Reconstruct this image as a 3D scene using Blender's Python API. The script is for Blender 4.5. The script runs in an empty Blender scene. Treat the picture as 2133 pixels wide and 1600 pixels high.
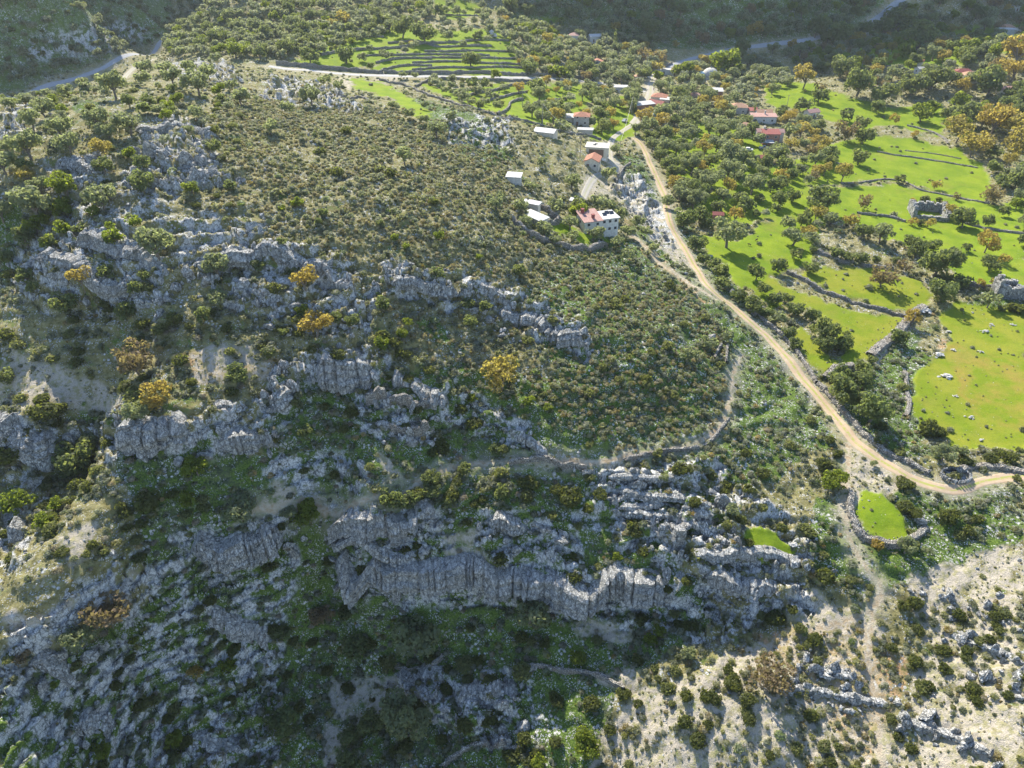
import bpy, bmesh, math, random
import numpy as np
from mathutils import Vector, Matrix
random.seed(7); RNG = np.random.default_rng(11)
scene = bpy.context.scene
COL = scene.collection

# ------------------------------------------------------------------ camera
CAM = np.array([0.0, 0.0, 110.0]); PITCH = math.radians(35.0)
IW, IH, FPX = 2133.0, 1600.0, 1467.0
cam_d = bpy.data.cameras.new("camera"); cam_o = bpy.data.objects.new("camera", cam_d); COL.objects.link(cam_o)
cam_d.sensor_width = 36.0; cam_d.lens = FPX / IW * 36.0; cam_d.clip_start = 1.0; cam_d.clip_end = 4000.0
cam_o.location = CAM; cam_o.rotation_euler = (math.radians(90) - PITCH, 0, 0)
scene.camera = cam_o

# ------------------------------------------------------------------ sky, sun, exposure
HAZE = 0.00008
SUN_AZ = math.radians(-20.0)      # measured from +Y (ahead), negative = left
SUN_EL = math.radians(40.0)
world = bpy.data.worlds.new("World"); scene.world = world; world.use_nodes = True
wn = world.node_tree.nodes; wl = world.node_tree.links
bg = wn["Background"]; sky = wn.new("ShaderNodeTexSky"); sky.sky_type = 'NISHITA'; sky.sun_disc = False
sky.sun_elevation = SUN_EL; sky.sun_rotation = SUN_AZ; sky.altitude = 200; sky.air_density = 1.0; sky.dust_density = 0.4; sky.ozone_density = 2.0
wl.new(sky.outputs[0], bg.inputs[0]); bg.inputs[1].default_value = 0.13
sl = bpy.data.lights.new("sun", 'SUN'); so = bpy.data.objects.new("sun", sl); COL.objects.link(so)
sl.energy = 5.0; sl.angle = math.radians(0.55); sl.color = (1.0, 0.92, 0.76)
sdir = Vector((math.sin(SUN_AZ) * math.cos(SUN_EL), math.cos(SUN_AZ) * math.cos(SUN_EL), math.sin(SUN_EL)))
so.rotation_euler = sdir.to_track_quat('Z', 'Y').to_euler()
scene.view_settings.view_transform = 'Standard'; scene.view_settings.look = 'None'
scene.view_settings.exposure = 1.05; scene.view_settings.gamma = 1.0
scene.cycles.max_bounces = 5; scene.cycles.diffuse_bounces = 2; scene.cycles.glossy_bounces = 1
scene.cycles.transmission_bounces = 2; scene.cycles.volume_bounces = 0; scene.cycles.use_denoising = True
scene.cycles.transparent_max_bounces = 4

# ------------------------------------------------------------------ maths helpers
CP, SP = math.cos(PITCH), math.sin(PITCH)
def ray(u, v):
    x = (np.asarray(u, float) - IW / 2) / FPX; w = -(np.asarray(v, float) - IH / 2) / FPX
    return np.stack([x, CP + w * SP, -SP + w * CP], -1)
def to_px(x, y, z):
    dz = z - CAM[2]; depth = y * CP - dz * SP; up = y * SP + dz * CP
    depth = np.maximum(depth, 1e-3)
    return IW / 2 + FPX * x / depth, IH / 2 - FPX * up / depth
def smooth(t): t = np.clip(t, 0, 1); return t * t * (3 - 2 * t)
def _hash(ix, iy, seed):
    h = (ix.astype(np.int64) * 374761393 + iy.astype(np.int64) * 668265263 + seed * 1274126177) & 0xffffffff
    h = ((h ^ (h >> 13)) * 1103515245) & 0xffffffff
    h = ((h ^ (h >> 16)) * 2246822519) & 0xffffffff
    return ((h ^ (h >> 15)) & 0xffffff) / float(0x1000000)
def vnoise(x, y, seed=0):
    ix = np.floor(x); iy = np.floor(y); fx = smooth(x - ix); fy = smooth(y - iy)
    a = _hash(ix, iy, seed); b = _hash(ix + 1, iy, seed); c = _hash(ix, iy + 1, seed); d = _hash(ix + 1, iy + 1, seed)
    return (a + (b - a) * fx) * (1 - fy) + (c + (d - c) * fx) * fy
def fbm(x, y, octs=4, seed=0):
    s = 0; a = 0.5; n = 0
    for k in range(octs):
        s = s + a * vnoise(x * 2 ** k + 17.3 * k, y * 2 ** k + 9.1 * k, seed + k); n += a; a *= 0.5
    return s / n
def voronoi(x, y, seed=0):
    ix = np.floor(x); iy = np.floor(y)
    f1 = np.full(x.shape, 9.0); f2 = np.full(x.shape, 9.0); cid = np.zeros(x.shape)
    for dx in (-1, 0, 1):
        for dy in (-1, 0, 1):
            cx = ix + dx; cy = iy + dy
            px = cx + _hash(cx, cy, seed); py = cy + _hash(cx, cy, seed + 5)
            d = np.hypot(px - x, py - y); r = _hash(cx, cy, seed + 9)
            m = d < f1
            f2 = np.where(m, f1, np.minimum(f2, d)); cid = np.where(m, r, cid); f1 = np.where(m, d, f1)
    return f1, f2, cid
def pip(px, py, poly):
    poly = np.asarray(poly, float); out = np.zeros(px.shape, bool)
    x0, y0 = poly.min(0); x1, y1 = poly.max(0)
    sel = (px >= x0) & (px <= x1) & (py >= y0) & (py <= y1)
    if not sel.any(): return out
    X = px[sel]; Y = py[sel]; r = np.zeros(X.shape, bool); n = len(poly)
    for i in range(n):
        ax, ay = poly[i]; bx, by = poly[(i + 1) % n]
        if ay == by: continue
        c = ((ay > Y) != (by > Y)) & (X < (bx - ax) * (Y - ay) / (by - ay) + ax)
        r ^= c
    out[sel] = r
    return out
def line_dist(px, py, pts, reach):
    """distance to a polyline, and signed side; inf beyond reach"""
    pts = np.asarray(pts, float); d = np.full(px.shape, 1e9); side = np.zeros(px.shape); along = np.zeros(px.shape); L = 0
    for i in range(len(pts) - 1):
        a = pts[i]; b = pts[i + 1]; l = np.hypot(*(b - a)) + 1e-9
        sel = (px > min(a[0], b[0]) - reach) & (px < max(a[0], b[0]) + reach) & (py > min(a[1], b[1]) - reach) & (py < max(a[1], b[1]) + reach)
        idx = np.nonzero(sel)
        if len(idx[0]):
            X = px[idx] - a[0]; Y = py[idx] - a[1]; t = np.clip((X * (b - a)[0] + Y * (b - a)[1]) / l ** 2, 0, 1)
            ex = X - t * (b - a)[0]; ey = Y - t * (b - a)[1]; dd = np.hypot(ex, ey)
            m = dd < d[idx]
            j = tuple(q[m] for q in idx)
            d[j] = dd[m]; side[j] = np.sign((b - a)[0] * Y[m] - (b - a)[1] * X[m]); along[j] = L + t[m] * l
        L += l
    return d, side, along, L
def pline(pts, step):
    """smooth (Catmull-Rom) resampling of a polyline"""
    P = np.asarray(pts, float)
    if len(P) > 2:
        Q = np.vstack([2 * P[0] - P[1], P, 2 * P[-1] - P[-2]]); out = []
        for i in range(1, len(Q) - 2):
            for t in np.linspace(0, 1, 9)[:-1]:
                a, b, c, e = Q[i - 1], Q[i], Q[i + 1], Q[i + 2]
                out.append(0.5 * ((2 * b) + (c - a) * t + (2 * a - 5 * b + 4 * c - e) * t * t + (3 * b - a - 3 * c + e) * t ** 3))
        out.append(P[-1]); P = np.array(out)
    s = np.r_[0, np.cumsum(np.hypot(*np.diff(P, axis=0)[:, :2].T))]
    n = max(2, int(s[-1] / step) + 1); t = np.linspace(0, s[-1], n)
    return np.stack([np.interp(t, s, P[:, k]) for k in range(P.shape[1])], -1)
# ------------------------------------------------------------------ terrain: control points (u, v, z)
CTRL = """100 1600 -16;0 1450 -6;120 1450 -12;0 1300 0;120 1300 -1;0 1180 1;200 1230 0;60 1000 4;200 1000 1;200 950 3;0 940 5;200 880 17;0 860 18;200 750 19.5;0 750 20;200 640 27;60 640 28;200 560 35;0 560 29;
200 430 43;0 430 42;200 300 51;0 300 50;200 205 52;60 215 50;300 190 53;100 230 52;
300 1590 -30;300 1400 -22;350 1250 -10;350 1150 -3;450 1100 -2;450 1000 6.5;420 900 14;420 800 19.5;450 700 25.3;450 600 31.4;450 500 38;450 400 44;450 300 49;430 200 50;440 140 47;
600 1500 -37;560 1300 -24;600 1150 -10;600 1080 -2.5;560 980 4.5;600 850 13;600 780 18;600 690 24;600 600 30;600 500 37;600 400 42;600 300 45;600 200 43;560 150 38;
700 1600 -42;700 1400 -37;680 1280 -31;660 1180 -18;760 1150 -9;800 1080 -1.2;760 1040 .5;700 950 4.5;700 850 12.3;700 760 19;700 700 22.8;700 600 29.1;700 500 36;700 400 41;700 300 43;700 230 41;700 190 36;700 157 31;
700 100 36;700 50 41;700 0 47;500 60 42;520 0 52;500 110 39;
850 1600 -38;850 1450 -35;850 1330 -31;850 1230 -26;850 1190 -13;850 1000 2.2;850 1080 -1.2;850 900 7.4;850 800 14.4;850 700 20.5;850 600 27;
1000 157 28;1000 250 34;1000 400 33;1000 500 31;1000 600 23.8;1000 700 17.1;1000 800 10.8;1000 900 4;1000 960 -.5;1000 1050 -4.5;1000 1170 -12;1000 1250 -24;1000 1350 -29;1000 1450 -32;1000 1600 -37;
1000 90 33;1000 40 38;1000 0 43;1000 200 27;
1150 240 20;1150 160 19;1150 100 24;1150 50 29;1150 300 26;1150 400 23;1150 500 22;
1300 200 12;1300 300 11;1300 400 11;1300 500 13;1300 600 15;1300 700 14;1300 800 9;1300 900 3;1300 960 0;1300 1050 -5;1300 1190 -12;1300 1270 -21;1300 1400 -24;1300 1600 -32;1300 130 14;1300 80 22;
1150 1600 -35;1450 1500 -22;1450 1400 -20;1150 800 11;1150 900 5.5;1150 700 16;1150 600 20;
1600 100 15;1600 200 8;1600 300 6;1600 400 5;1600 500 4;1600 600 3;1600 700 2;1600 800 1;1600 900 -1;1600 1000 -4;1600 1150 -9;1600 1200 -12;1600 1280 -16;1600 1450 -19;1600 1600 -23;
1450 300 8;1450 400 7;1450 500 6;1450 600 8;1450 700 8;1450 200 9;1450 130 12;1480 1180 -10;1480 1270 -17;
1800 600 1;1800 800 0;1800 950 -2;1800 1100 -5;1800 1200 -9;1800 1400 -17;1800 1600 -22;1750 200 8;1750 300 4;1750 400 2;1750 500 2;
2000 0 38;2000 100 22;2000 200 10;2000 300 3;2000 400 0;2000 500 0;2000 700 -1;2000 900 -2;2000 1010 -2;2000 1100 -5;2000 1300 -10;2000 1450 -13;2000 1600 -16;
2133 100 28;2133 300 5;2133 500 1;2133 800 -1;2133 1100 -3;2133 1400 -8;2133 1600 -11;2133 0 36;1850 100 19;1850 30 28;1700 90 17;
1500 85 19;1500 40 31;1500 0 43;1250 40 31.5;1250 0 42.3;1750 60 24;1750 0 41;1100 0 43;850 0 46;850 50 38;
0 195 20;165 160 22;278 113 24;345 82 26;0 175 23;0 90 41;0 0 60;150 120 30;150 50 46.3;150 0 57.5;280 80 31.6;280 30 44;280 0 52;345 40 35;360 0 43;420 40 44;440 0 54;420 90 38;400 118 36"""
XYZ_CTRL = [(-200, 290, 35), (-235, 340, 26), (-174, 300, 39), (-203, 350, 30), (-168, 340, 34), (-208, 420, 26), (-270, 380, 22), (-420, 620, 230), (-330, 700, 240), (-500, 480, 120), (-200, 760, 150), (60, 760, 225), (-60, 760, 190), (180, 740, 235), (320, 740, 200), (430, 800, 90), (600, 760, 70), (-430, 400, 40),  # includes unseen far peaks, raised high to cast shade on the hillsides
            (-230, 430, 22), (-330, 330, 30), (-260, 240, 40), (-230, 150, 25), (-200, 90, 8), (-150, 50, -5), (220, 60, -8), (240, 120, -2), (280, 220, 0), (380, 300, 2), (450, 420, 8), (560, 560, 35), (0, 30, -46), (-70, 30, -36), (90, 30, -26), (0, 900, 170), (-500, 800, 170), (500, 900, 130)]
cu = np.array([[float(t) for t in s.split()] for s in CTRL.replace("\n", "").split(";") if s.strip()])
rr = ray(cu[:, 0], cu[:, 1]); tt = (cu[:, 2] - CAM[2]) / rr[:, 2]
PC = np.vstack([np.c_[rr[:, 0] * tt, rr[:, 1] * tt, cu[:, 2]], np.array(XYZ_CTRL, float)])
SC = 100.0
def _tps_fit(P, lam):
    n = len(P); A = P[:, :2] / SC; r2 = ((A[:, None] - A[None]) ** 2).sum(-1)
    K = 0.5 * r2 * np.log(r2 + 1e-12); K[np.diag_indices(n)] += lam
    M = np.zeros((n + 3, n + 3)); M[:n, :n] = K; M[:n, n] = 1; M[:n, n + 1:] = A; M[n, :n] = 1; M[n + 1:, :n] = A.T
    return np.linalg.solve(M, np.r_[P[:, 2], 0, 0, 0])
TPSW = _tps_fit(PC, 0.004)
def tps(x, y):
    x = x / SC; y = y / SC; s = TPSW[-3] + TPSW[-2] * x + TPSW[-1] * y
    for i in range(len(PC)):
        r2 = (x - PC[i, 0] / SC) ** 2 + (y - PC[i, 1] / SC) ** 2
        s = s + TPSW[i] * 0.5 * r2 * np.log(r2 + 1e-12)
    return s
# fan-shaped grid: finer near the camera
Y0, KROW, NI, NJ = 28.0, 300.0, 1020, 1240
def wid(y): return 84.0 + 0.68 * y
ii = np.arange(NI); jj = np.arange(NJ)
YR = Y0 * np.exp(ii / KROW)
GY = np.repeat(YR[:, None], NJ, 1); GX = (jj[None, :] / (NJ - 1) * 2 - 1) * wid(YR)[:, None]
def grid_at(G, x, y):
    y = np.maximum(np.asarray(y, float), Y0 + 0.01); x = np.asarray(x, float)
    fi = np.clip(KROW * np.log(y / Y0), 0, NI - 1.001); fj = np.clip((x / wid(y) + 1) / 2 * (NJ - 1), 0, NJ - 1.001)
    i = fi.astype(int); j = fj.astype(int); a = fi - i; b = fj - j
    return (G[i, j] * (1 - b) + G[i, j + 1] * b) * (1 - a) + (G[i + 1, j] * (1 - b) + G[i + 1, j + 1] * b) * a
s4 = slice(None, None, 5)
coarse = tps(GX[s4, s4], GY[s4, s4])
ci = np.arange(0, NI, 5); cj = np.arange(0, NJ, 5)
tmp = np.stack([np.interp(jj, cj, coarse[k]) for k in range(len(ci))])
fi_ = np.clip(np.interp(ii, ci, np.arange(len(ci))), 0, len(ci) - 1.001); i0 = fi_.astype(int); fa = (fi_ - i0)[:, None]
H = tmp[i0] * (1 - fa) + tmp[np.minimum(i0 + 1, len(ci) - 1)] * fa
def hit(u, v, G=None):
    """where the lines of sight through points of the photograph meet the ground"""
    G = H if G is None else G
    r = ray(u, v); shp = r.shape[:-1]; r = r.reshape(-1, 3); n = len(r)
    t = np.full(n, 50.0); done = np.zeros(n, bool); lo = t.copy(); hi = np.full(n, 1200.0)
    for _ in range(420):
        p = CAM + r * t[:, None]; h = grid_at(G, p[:, 0], p[:, 1])
        below = (p[:, 2] <= h) & ~done
        hi = np.where(below, t, hi); done |= below
        if done.all(): break
        lo = np.where(done, lo, t)
        t = np.where(done, t, t + np.clip((p[:, 2] - h) * 0.5, 0.5, 6.0))
        if (t > 1200).all(): break
    for _ in range(14):
        m = (lo + hi) / 2; p = CAM + r * m[:, None]; b = p[:, 2] <= grid_at(G, p[:, 0], p[:, 1])
        hi = np.where(b, m, hi); lo = np.where(b, lo, m)
    return (CAM + r * hi[:, None]).reshape(shp + (3,))
def P(s): return [tuple(float(q) for q in t.split(",")) for t in s.split()]

# cliffs: (polyline on the photo, height added at the lip)
CLIFFS = [("0,905 100,930 200,932 330,935 430,915 560,900", 4.0), ("590,785 640,775 700,775 790,770", 4.5), ("670,1095 780,1115 880,1115 930,1090", 3.0),
          ("700,1205 850,1212 1000,1205 1100,1222 1250,1235 1400,1232 1500,1245 1650,1250", 5.5), ("30,610 150,610 300,620", 4.0), ("440,545 520,540 620,550 740,595", 2.6),
          ("800,590 950,612 1040,625 1130,670 1230,735", 2.6), ("370,1150 500,1135 625,1120", 3.5), ("300,370 430,375 490,385", 2.2), ("280,315 350,345 440,335", 2.0), ("100,400 170,410 230,400", 2.2),
          ("560,840 620,815", 2.2), ("860,840 900,850 970,880", 2.0), ("0,1420 150,1330 330,1210", 2.5), ("820,1440 940,1500 1090,1510", 3.0), ("420,560 350,600 330,640", 2.5),
          ("1420,1168 1500,1168 1600,1172 1670,1178", 1.2), ("1100,985 1170,975 1225,990", 0.8), ("760,855 890,855", 1.2), ("810,905 905,912", 1.0), ("980,870 1040,905 1100,925", 1.5), ("1010,1120 1100,1110 1180,1125", 2.0),
          ("1675,1383 1740,1402 1800,1432", .8), ("1640,1428 1720,1446 1800,1452 1850,1470", .8), ("1870,1490 1960,1530 2060,1580", .8), ("1990,1330 2070,1355 2140,1390", .8), ("2050,1410 2140,1445", .8), ("1900,1240 2000,1262 2100,1310", .7), ("1250,1030 1350,1040 1420,1030 1490,1050", .9), ("1290,1080 1390,1072 1480,1085", .9), ("1370,1115 1450,1110 1520,1122", .9), ("1240,1000 1330,992 1400,1005", .7), ("950,620 1010,650 1060,700", 1.4), ("440,600 520,640 600,690", 1.6), ("520,620 620,650 700,690", 1.6), ("1000,1455 1090,1480", 1.6)]
off = np.zeros_like(H)
for s, d in CLIFFS:
    w = hit(*np.array(P(s)).T)[:, :2]; w = pline(w, 3.0)
    dist, side, al, L = line_dist(GX, GY, w, 26.0)
    sd = dist * side * (1 if w[-1, 0] > w[0, 0] else -1)
    sd = sd + (fbm(GX * 0.25, GY * 0.25, 2, 3) - 0.5) * 4
    m = dist < 26
    taper = smooth(np.minimum(al, L - al) / 8.0 + 0.15)
    f = (smooth(sd / 1.6 * 0.5 + 0.5) - 0.5) * np.exp(-(np.abs(sd) / 9.0)) * smooth((26 - dist) / 10)
    off += np.where(m, d * 1.25 * f * taper, 0)
H += off
H = np.minimum(H, 270.0)
GU, GV = to_px(GX, GY, H)
# noise-warped picture position of every ground point, so patches have ragged edges
wn1 = (fbm(GX * 0.22, GY * 0.22, 4, 21) - 0.5); wn2 = (fbm(GX * 0.22 + 40, GY * 0.22, 4, 22) - 0.5)
pxm = FPX / np.hypot(np.hypot(GX, GY), H - CAM[2])
WU = GU + wn1 * 9.0 * pxm * 0.8; WV = GV + wn2 * 6.0 * pxm * 0.8
def mask(polys, ragged=True):
    m = np.zeros(H.shape, bool)
    for s in polys: m |= pip(WU if ragged else GU, WV if ragged else GV, P(s))
    return m.astype(np.float32)
def blur(m, n=2):
    for _ in range(n):
        q = np.pad(m, 1, mode='edge'); m = (m + q[:-2, 1:-1] + q[2:, 1:-1] + q[1:-1, :-2] + q[1:-1, 2:]) / 5
    return m
FIELDS_BRIGHT = ["1440,485 1480,492 1530,505 1590,468 1650,455 1700,475 1700,520 1690,550 1640,562 1600,580 1560,600 1538,598 1510,560 1470,525",
  "1480,400 1530,370 1600,345 1650,350 1690,400 1750,390 1700,440 1740,450 1700,480 1600,462 1500,470 1430,440", "1640,350 1700,305 1800,280 1900,290 2000,310 2055,350 2065,400 2050,424 1950,400 1880,380 1800,378 1700,385 1650,380",
  "1740,390 1880,385 2000,415 2140,440 2140,620 2050,600 1950,550 1880,510 1750,460 1690,430", "1590,180 1620,168 1700,178 1760,200 1830,215 1840,245 1800,275 1690,240 1600,215", "1700,230 1830,225 1960,215 1970,245 1960,285 1850,262 1760,270",
  "760,150 800,130 850,110 1000,100 1070,100 1100,150 1060,158 900,153", "850,62 1060,60 1085,112 850,112", "620,62 800,35 870,60 850,100 640,112", "600,130 700,105 800,100 850,110 800,130 740,145 660,140", "720,90 800,40 870,50 900,80 860,100 780,105", "740,60 790,40 820,45 800,75",
  "720,160 800,172 870,215 905,245 860,240 810,205 750,190", "960,190 1000,185 1060,172 1250,182 1245,200 1200,242 1120,262 1060,246 980,225", "870,170 960,185 960,215 900,190",
  "1095,470 1130,478 1200,500 1262,505 1262,492 1230,485 1200,470 1140,462", "1780,1030 1800,1020 1835,1022 1870,1060 1882,1110 1845,1122 1795,1105", "1545,1120 1590,1108 1625,1115 1650,1140 1645,1160 1590,1162 1545,1150",
  "1240,220 1300,200 1330,260 1300,300 1230,290", "1380,290 1450,260 1550,250 1600,300 1600,360 1500,400 1400,370", "900,0 950,0 1000,10 1010,25 960,40 925,38", "1090,40 1165,35 1165,70 1110,75",
  "1880,60 2133,50 2133,110 1950,100", "1780,100 1990,100 2040,130 1900,150 1800,130", "2090,420 2140,400 2140,460 2100,460", "1740,110 1790,108 1830,135 1800,140 1750,128", "1655,610 1690,620 1705,640 1670,640"]
FIELDS_YELLOW = ["1600,585 1650,598 1740,640 1800,650 1870,662 1892,668 1870,700 1825,738 1780,762 1745,768 1738,742 1762,722 1722,690 1700,655 1650,625", "1700,552 1780,560 1850,560 1925,590 1942,622 1900,652 1830,640 1760,618 1690,588 1660,575",
  "1905,790 1935,750 1965,735 1975,700 1960,660 1990,630 2140,640 2140,938 2060,942 1990,940 1960,915 1910,890 1900,850", "1560,600 1600,580 1650,600 1620,610 1640,650 1600,640", "1660,675 1700,700 1740,760 1720,780 1690,760 1650,700"]
GREEN_AND_SHADE = ["1250,480 1500,560 1620,700 1700,850 1740,930 1600,1000 1400,1000 1250,960 1150,760 1100,600", "1780,700 1900,690 1935,750 1905,800 1920,920 1980,950 1850,960 1760,880 1740,800", "0,430 40,430 40,560 0,570", "150,205 205,215 205,240 155,235",
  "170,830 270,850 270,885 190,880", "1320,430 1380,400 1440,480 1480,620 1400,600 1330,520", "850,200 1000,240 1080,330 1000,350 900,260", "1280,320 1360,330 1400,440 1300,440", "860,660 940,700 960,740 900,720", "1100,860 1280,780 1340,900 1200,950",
  "1700,1030 1900,1010 2133,1010 2133,1120 1950,1200 1800,1250 1680,1180", "1280,1020 1480,1010 1540,1100 1400,1120 1250,1090", "1990,640 2133,560 2133,650 2000,660", "530,1180 640,1160 680,1600 560,1600 620,1400 560,1250", "880,1150 1000,1160 1010,1190 880,1185", "-100,-50 365,-50 350,78 230,115 0,195 -100,220", "1050,-40 1870,-40 1790,55 1700,78 1500,100 1350,100 1250,60 1050,40", "230,930 430,900 560,980 1000,880 1250,970 1500,1280 1300,1420 1250,1600 0,1620 0,1430 330,1250", "560,800 900,760 1250,800 1250,960 560,960"]  # green ground and forest floor, plus shaded slopes whose shade is painted in
SCREE = ["690,1480 700,1430 760,1405 830,1410 885,1440 850,1475 800,1495 760,1520 740,1570 720,1610 690,1600 680,1520", "30,735 120,760 200,795 270,830 250,862 120,842 0,865 0,730", "1230,1560 1350,1440 1480,1380 1600,1330 1700,1300 1760,1260 1850,1300 1780,1450 1740,1600 1230,1620",
  "1600,1480 1760,1480 1900,1560 1900,1620 1500,1620", "560,1010 640,1030 680,1040 600,1075 540,1060", "790,930 830,990 790,1000 770,950", "440,700 560,730 560,790 470,800 380,800 400,740", "0,1290 150,1240 330,1180 430,1130 350,1180 180,1290 0,1400",
  "130,1120 180,1080 210,1090 200,1150 140,1180", "880,1090 1010,1110 1020,1170 940,1160", "1225,1400 1330,1390 1340,1450 1250,1420", "1770,940 1850,960 1900,1010 1830,1030 1780,1110 1745,1060", "1900,1200 2133,1130 2133,1620 1900,1620", "1200,380 1330,380 1380,440 1450,560 1400,540 1300,440",
  "1850,700 1900,680 1830,745 1780,770 1800,740", "700,160 730,155 735,185 700,180", "820,170 775,168 790,150 850,160", "1630,1225 1700,1230 1760,1270 1690,1310 1640,1290", "1150,1290 1300,1300 1330,1340 1200,1330"]
ROCKY = ["20,470 150,430 300,420 350,520 330,640 200,650 120,650 30,620", "285,262 350,245 430,250 450,320 490,370 420,385 300,350", "95,330 170,325 235,350 240,405 170,410 100,395", "430,490 520,485 640,520 740,560 760,620 690,600 560,580 430,570",
  "560,480 700,520 780,600 770,700 640,700 520,660 440,640", "790,550 950,575 1040,585 1240,690 1250,760 1130,710 1020,650 900,640 800,620", "610,730 740,705 800,730 800,800 700,800 620,790", "0,870 120,890 330,890 620,800 630,850 560,920 430,960 200,960 0,990",
  "360,1120 500,1090 630,1070 640,1160 600,1300 560,1300 430,1240 370,1200", "0,1300 120,1250 250,1150 380,1140 450,1250 590,1330 590,1620 0,1620", "670,1050 930,1060 940,1160 700,1160", "680,1175 850,1170 1000,1165 1250,1190 1450,1200 1680,1210 1690,1270 1500,1290 1200,1290 1000,1260 740,1260",
  "1000,1060 1200,1090 1210,1190 1010,1180", "820,1420 940,1400 1100,1390 1130,1500 1050,1560 900,1500", "920,245 1060,250 1070,310 940,300", "350,125 480,130 510,170 400,180 350,160", "600,930 740,950 760,1020 640,1030 540,1000", "1250,960 1500,960 1700,1120 1690,1200 1400,1200 1200,1100",
  "0,200 70,205 70,290 0,290", "0,960 90,1000 90,1080 0,1090", "0,1080 70,1090 70,1160 0,1200", "260,350 420,380 300,440 240,430", "1280,340 1360,400 1430,520 1380,510 1270,400", "560,160 700,180 760,230 640,230 540,200", "200,420 560,460 430,560 250,560",
  "880,820 960,800 1100,900 1100,940 960,900", "740,820 910,820 910,930 740,900", "560,800 640,800 640,860 560,860", "60,80 230,40 330,60 230,110 60,130", "1480,1260 1640,1270 1500,1350 1250,1300"]
ORANGE = ["470,770 560,740 600,770 480,800", "370,740 430,730 460,800 370,800", "1950,700 2133,760 2133,900 2040,880 1990,800", "1290,460 1330,500 1420,580 1500,640 1440,610 1340,530", "1580,1320 1800,1290 1900,1400 1800,1600 1700,1450"]
mG = np.maximum(mask(FIELDS_BRIGHT), mask(FIELDS_YELLOW)); mY = mask(FIELDS_YELLOW); mGreenShade = mask(GREEN_AND_SHADE); mS = mask(SCREE); mR = mask(ROCKY); mO = mask(ORANGE)
far = smooth((GY - 330) / 60.0)
mR *= (1 - mG)
# terraces and cliff strata
strat = blur(np.maximum(mR, 0.35 * (1 - np.maximum(mG, mS)) * (1 - far)), 4)
q = (H + fbm(GX * 0.06, GY * 0.06, 3, 31) * 5 + GX * 0.03) / 2.3
fr = q - np.floor(q); st = (np.floor(q) + smooth((fr - 0.35) / 0.3) - q + 0.0) * 2.3
H += st * strat * 1.25
# limestone blocks: cracked cells, stretched along the slope
rk = blur(mR, 3) * (0.35 + 0.65 * smooth((fbm(GX * 0.09, GY * 0.09, 3, 41) - 0.35) / 0.2))
wx = GX + (fbm(GX * 0.5, GY * 0.5, 2, 51) - 0.5) * 2.2; wy = GY + (fbm(GX * 0.5 + 9, GY * 0.5, 2, 52) - 0.5) * 2.2
f1, f2, cid = voronoi(wx * 0.42, wy * 0.30, 61)
H += rk * ((cid - 0.4) * 2.6 * smooth((f2 - f1) / 0.12) - 0.9 * (1 - smooth((f2 - f1) / 0.16)))
g1, g2, gid = voronoi(wx * 1.15, wy * 0.7, 71)
H += rk * ((gid - 0.45) * 0.7 * smooth((g2 - g1) / 0.2))
H += (fbm(GX * 0.35, GY * 0.35, 4, 81) - 0.5) * (0.25 + 1.3 * (1 - blur(mG, 3)) * (0.4 + 0.6 * (1 - far)))
H += (fbm(GX * 0.05, GY * 0.05, 2, 91) - 0.5) * 2.0 * (1 - blur(mG, 3))
H0 = H.copy()
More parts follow.
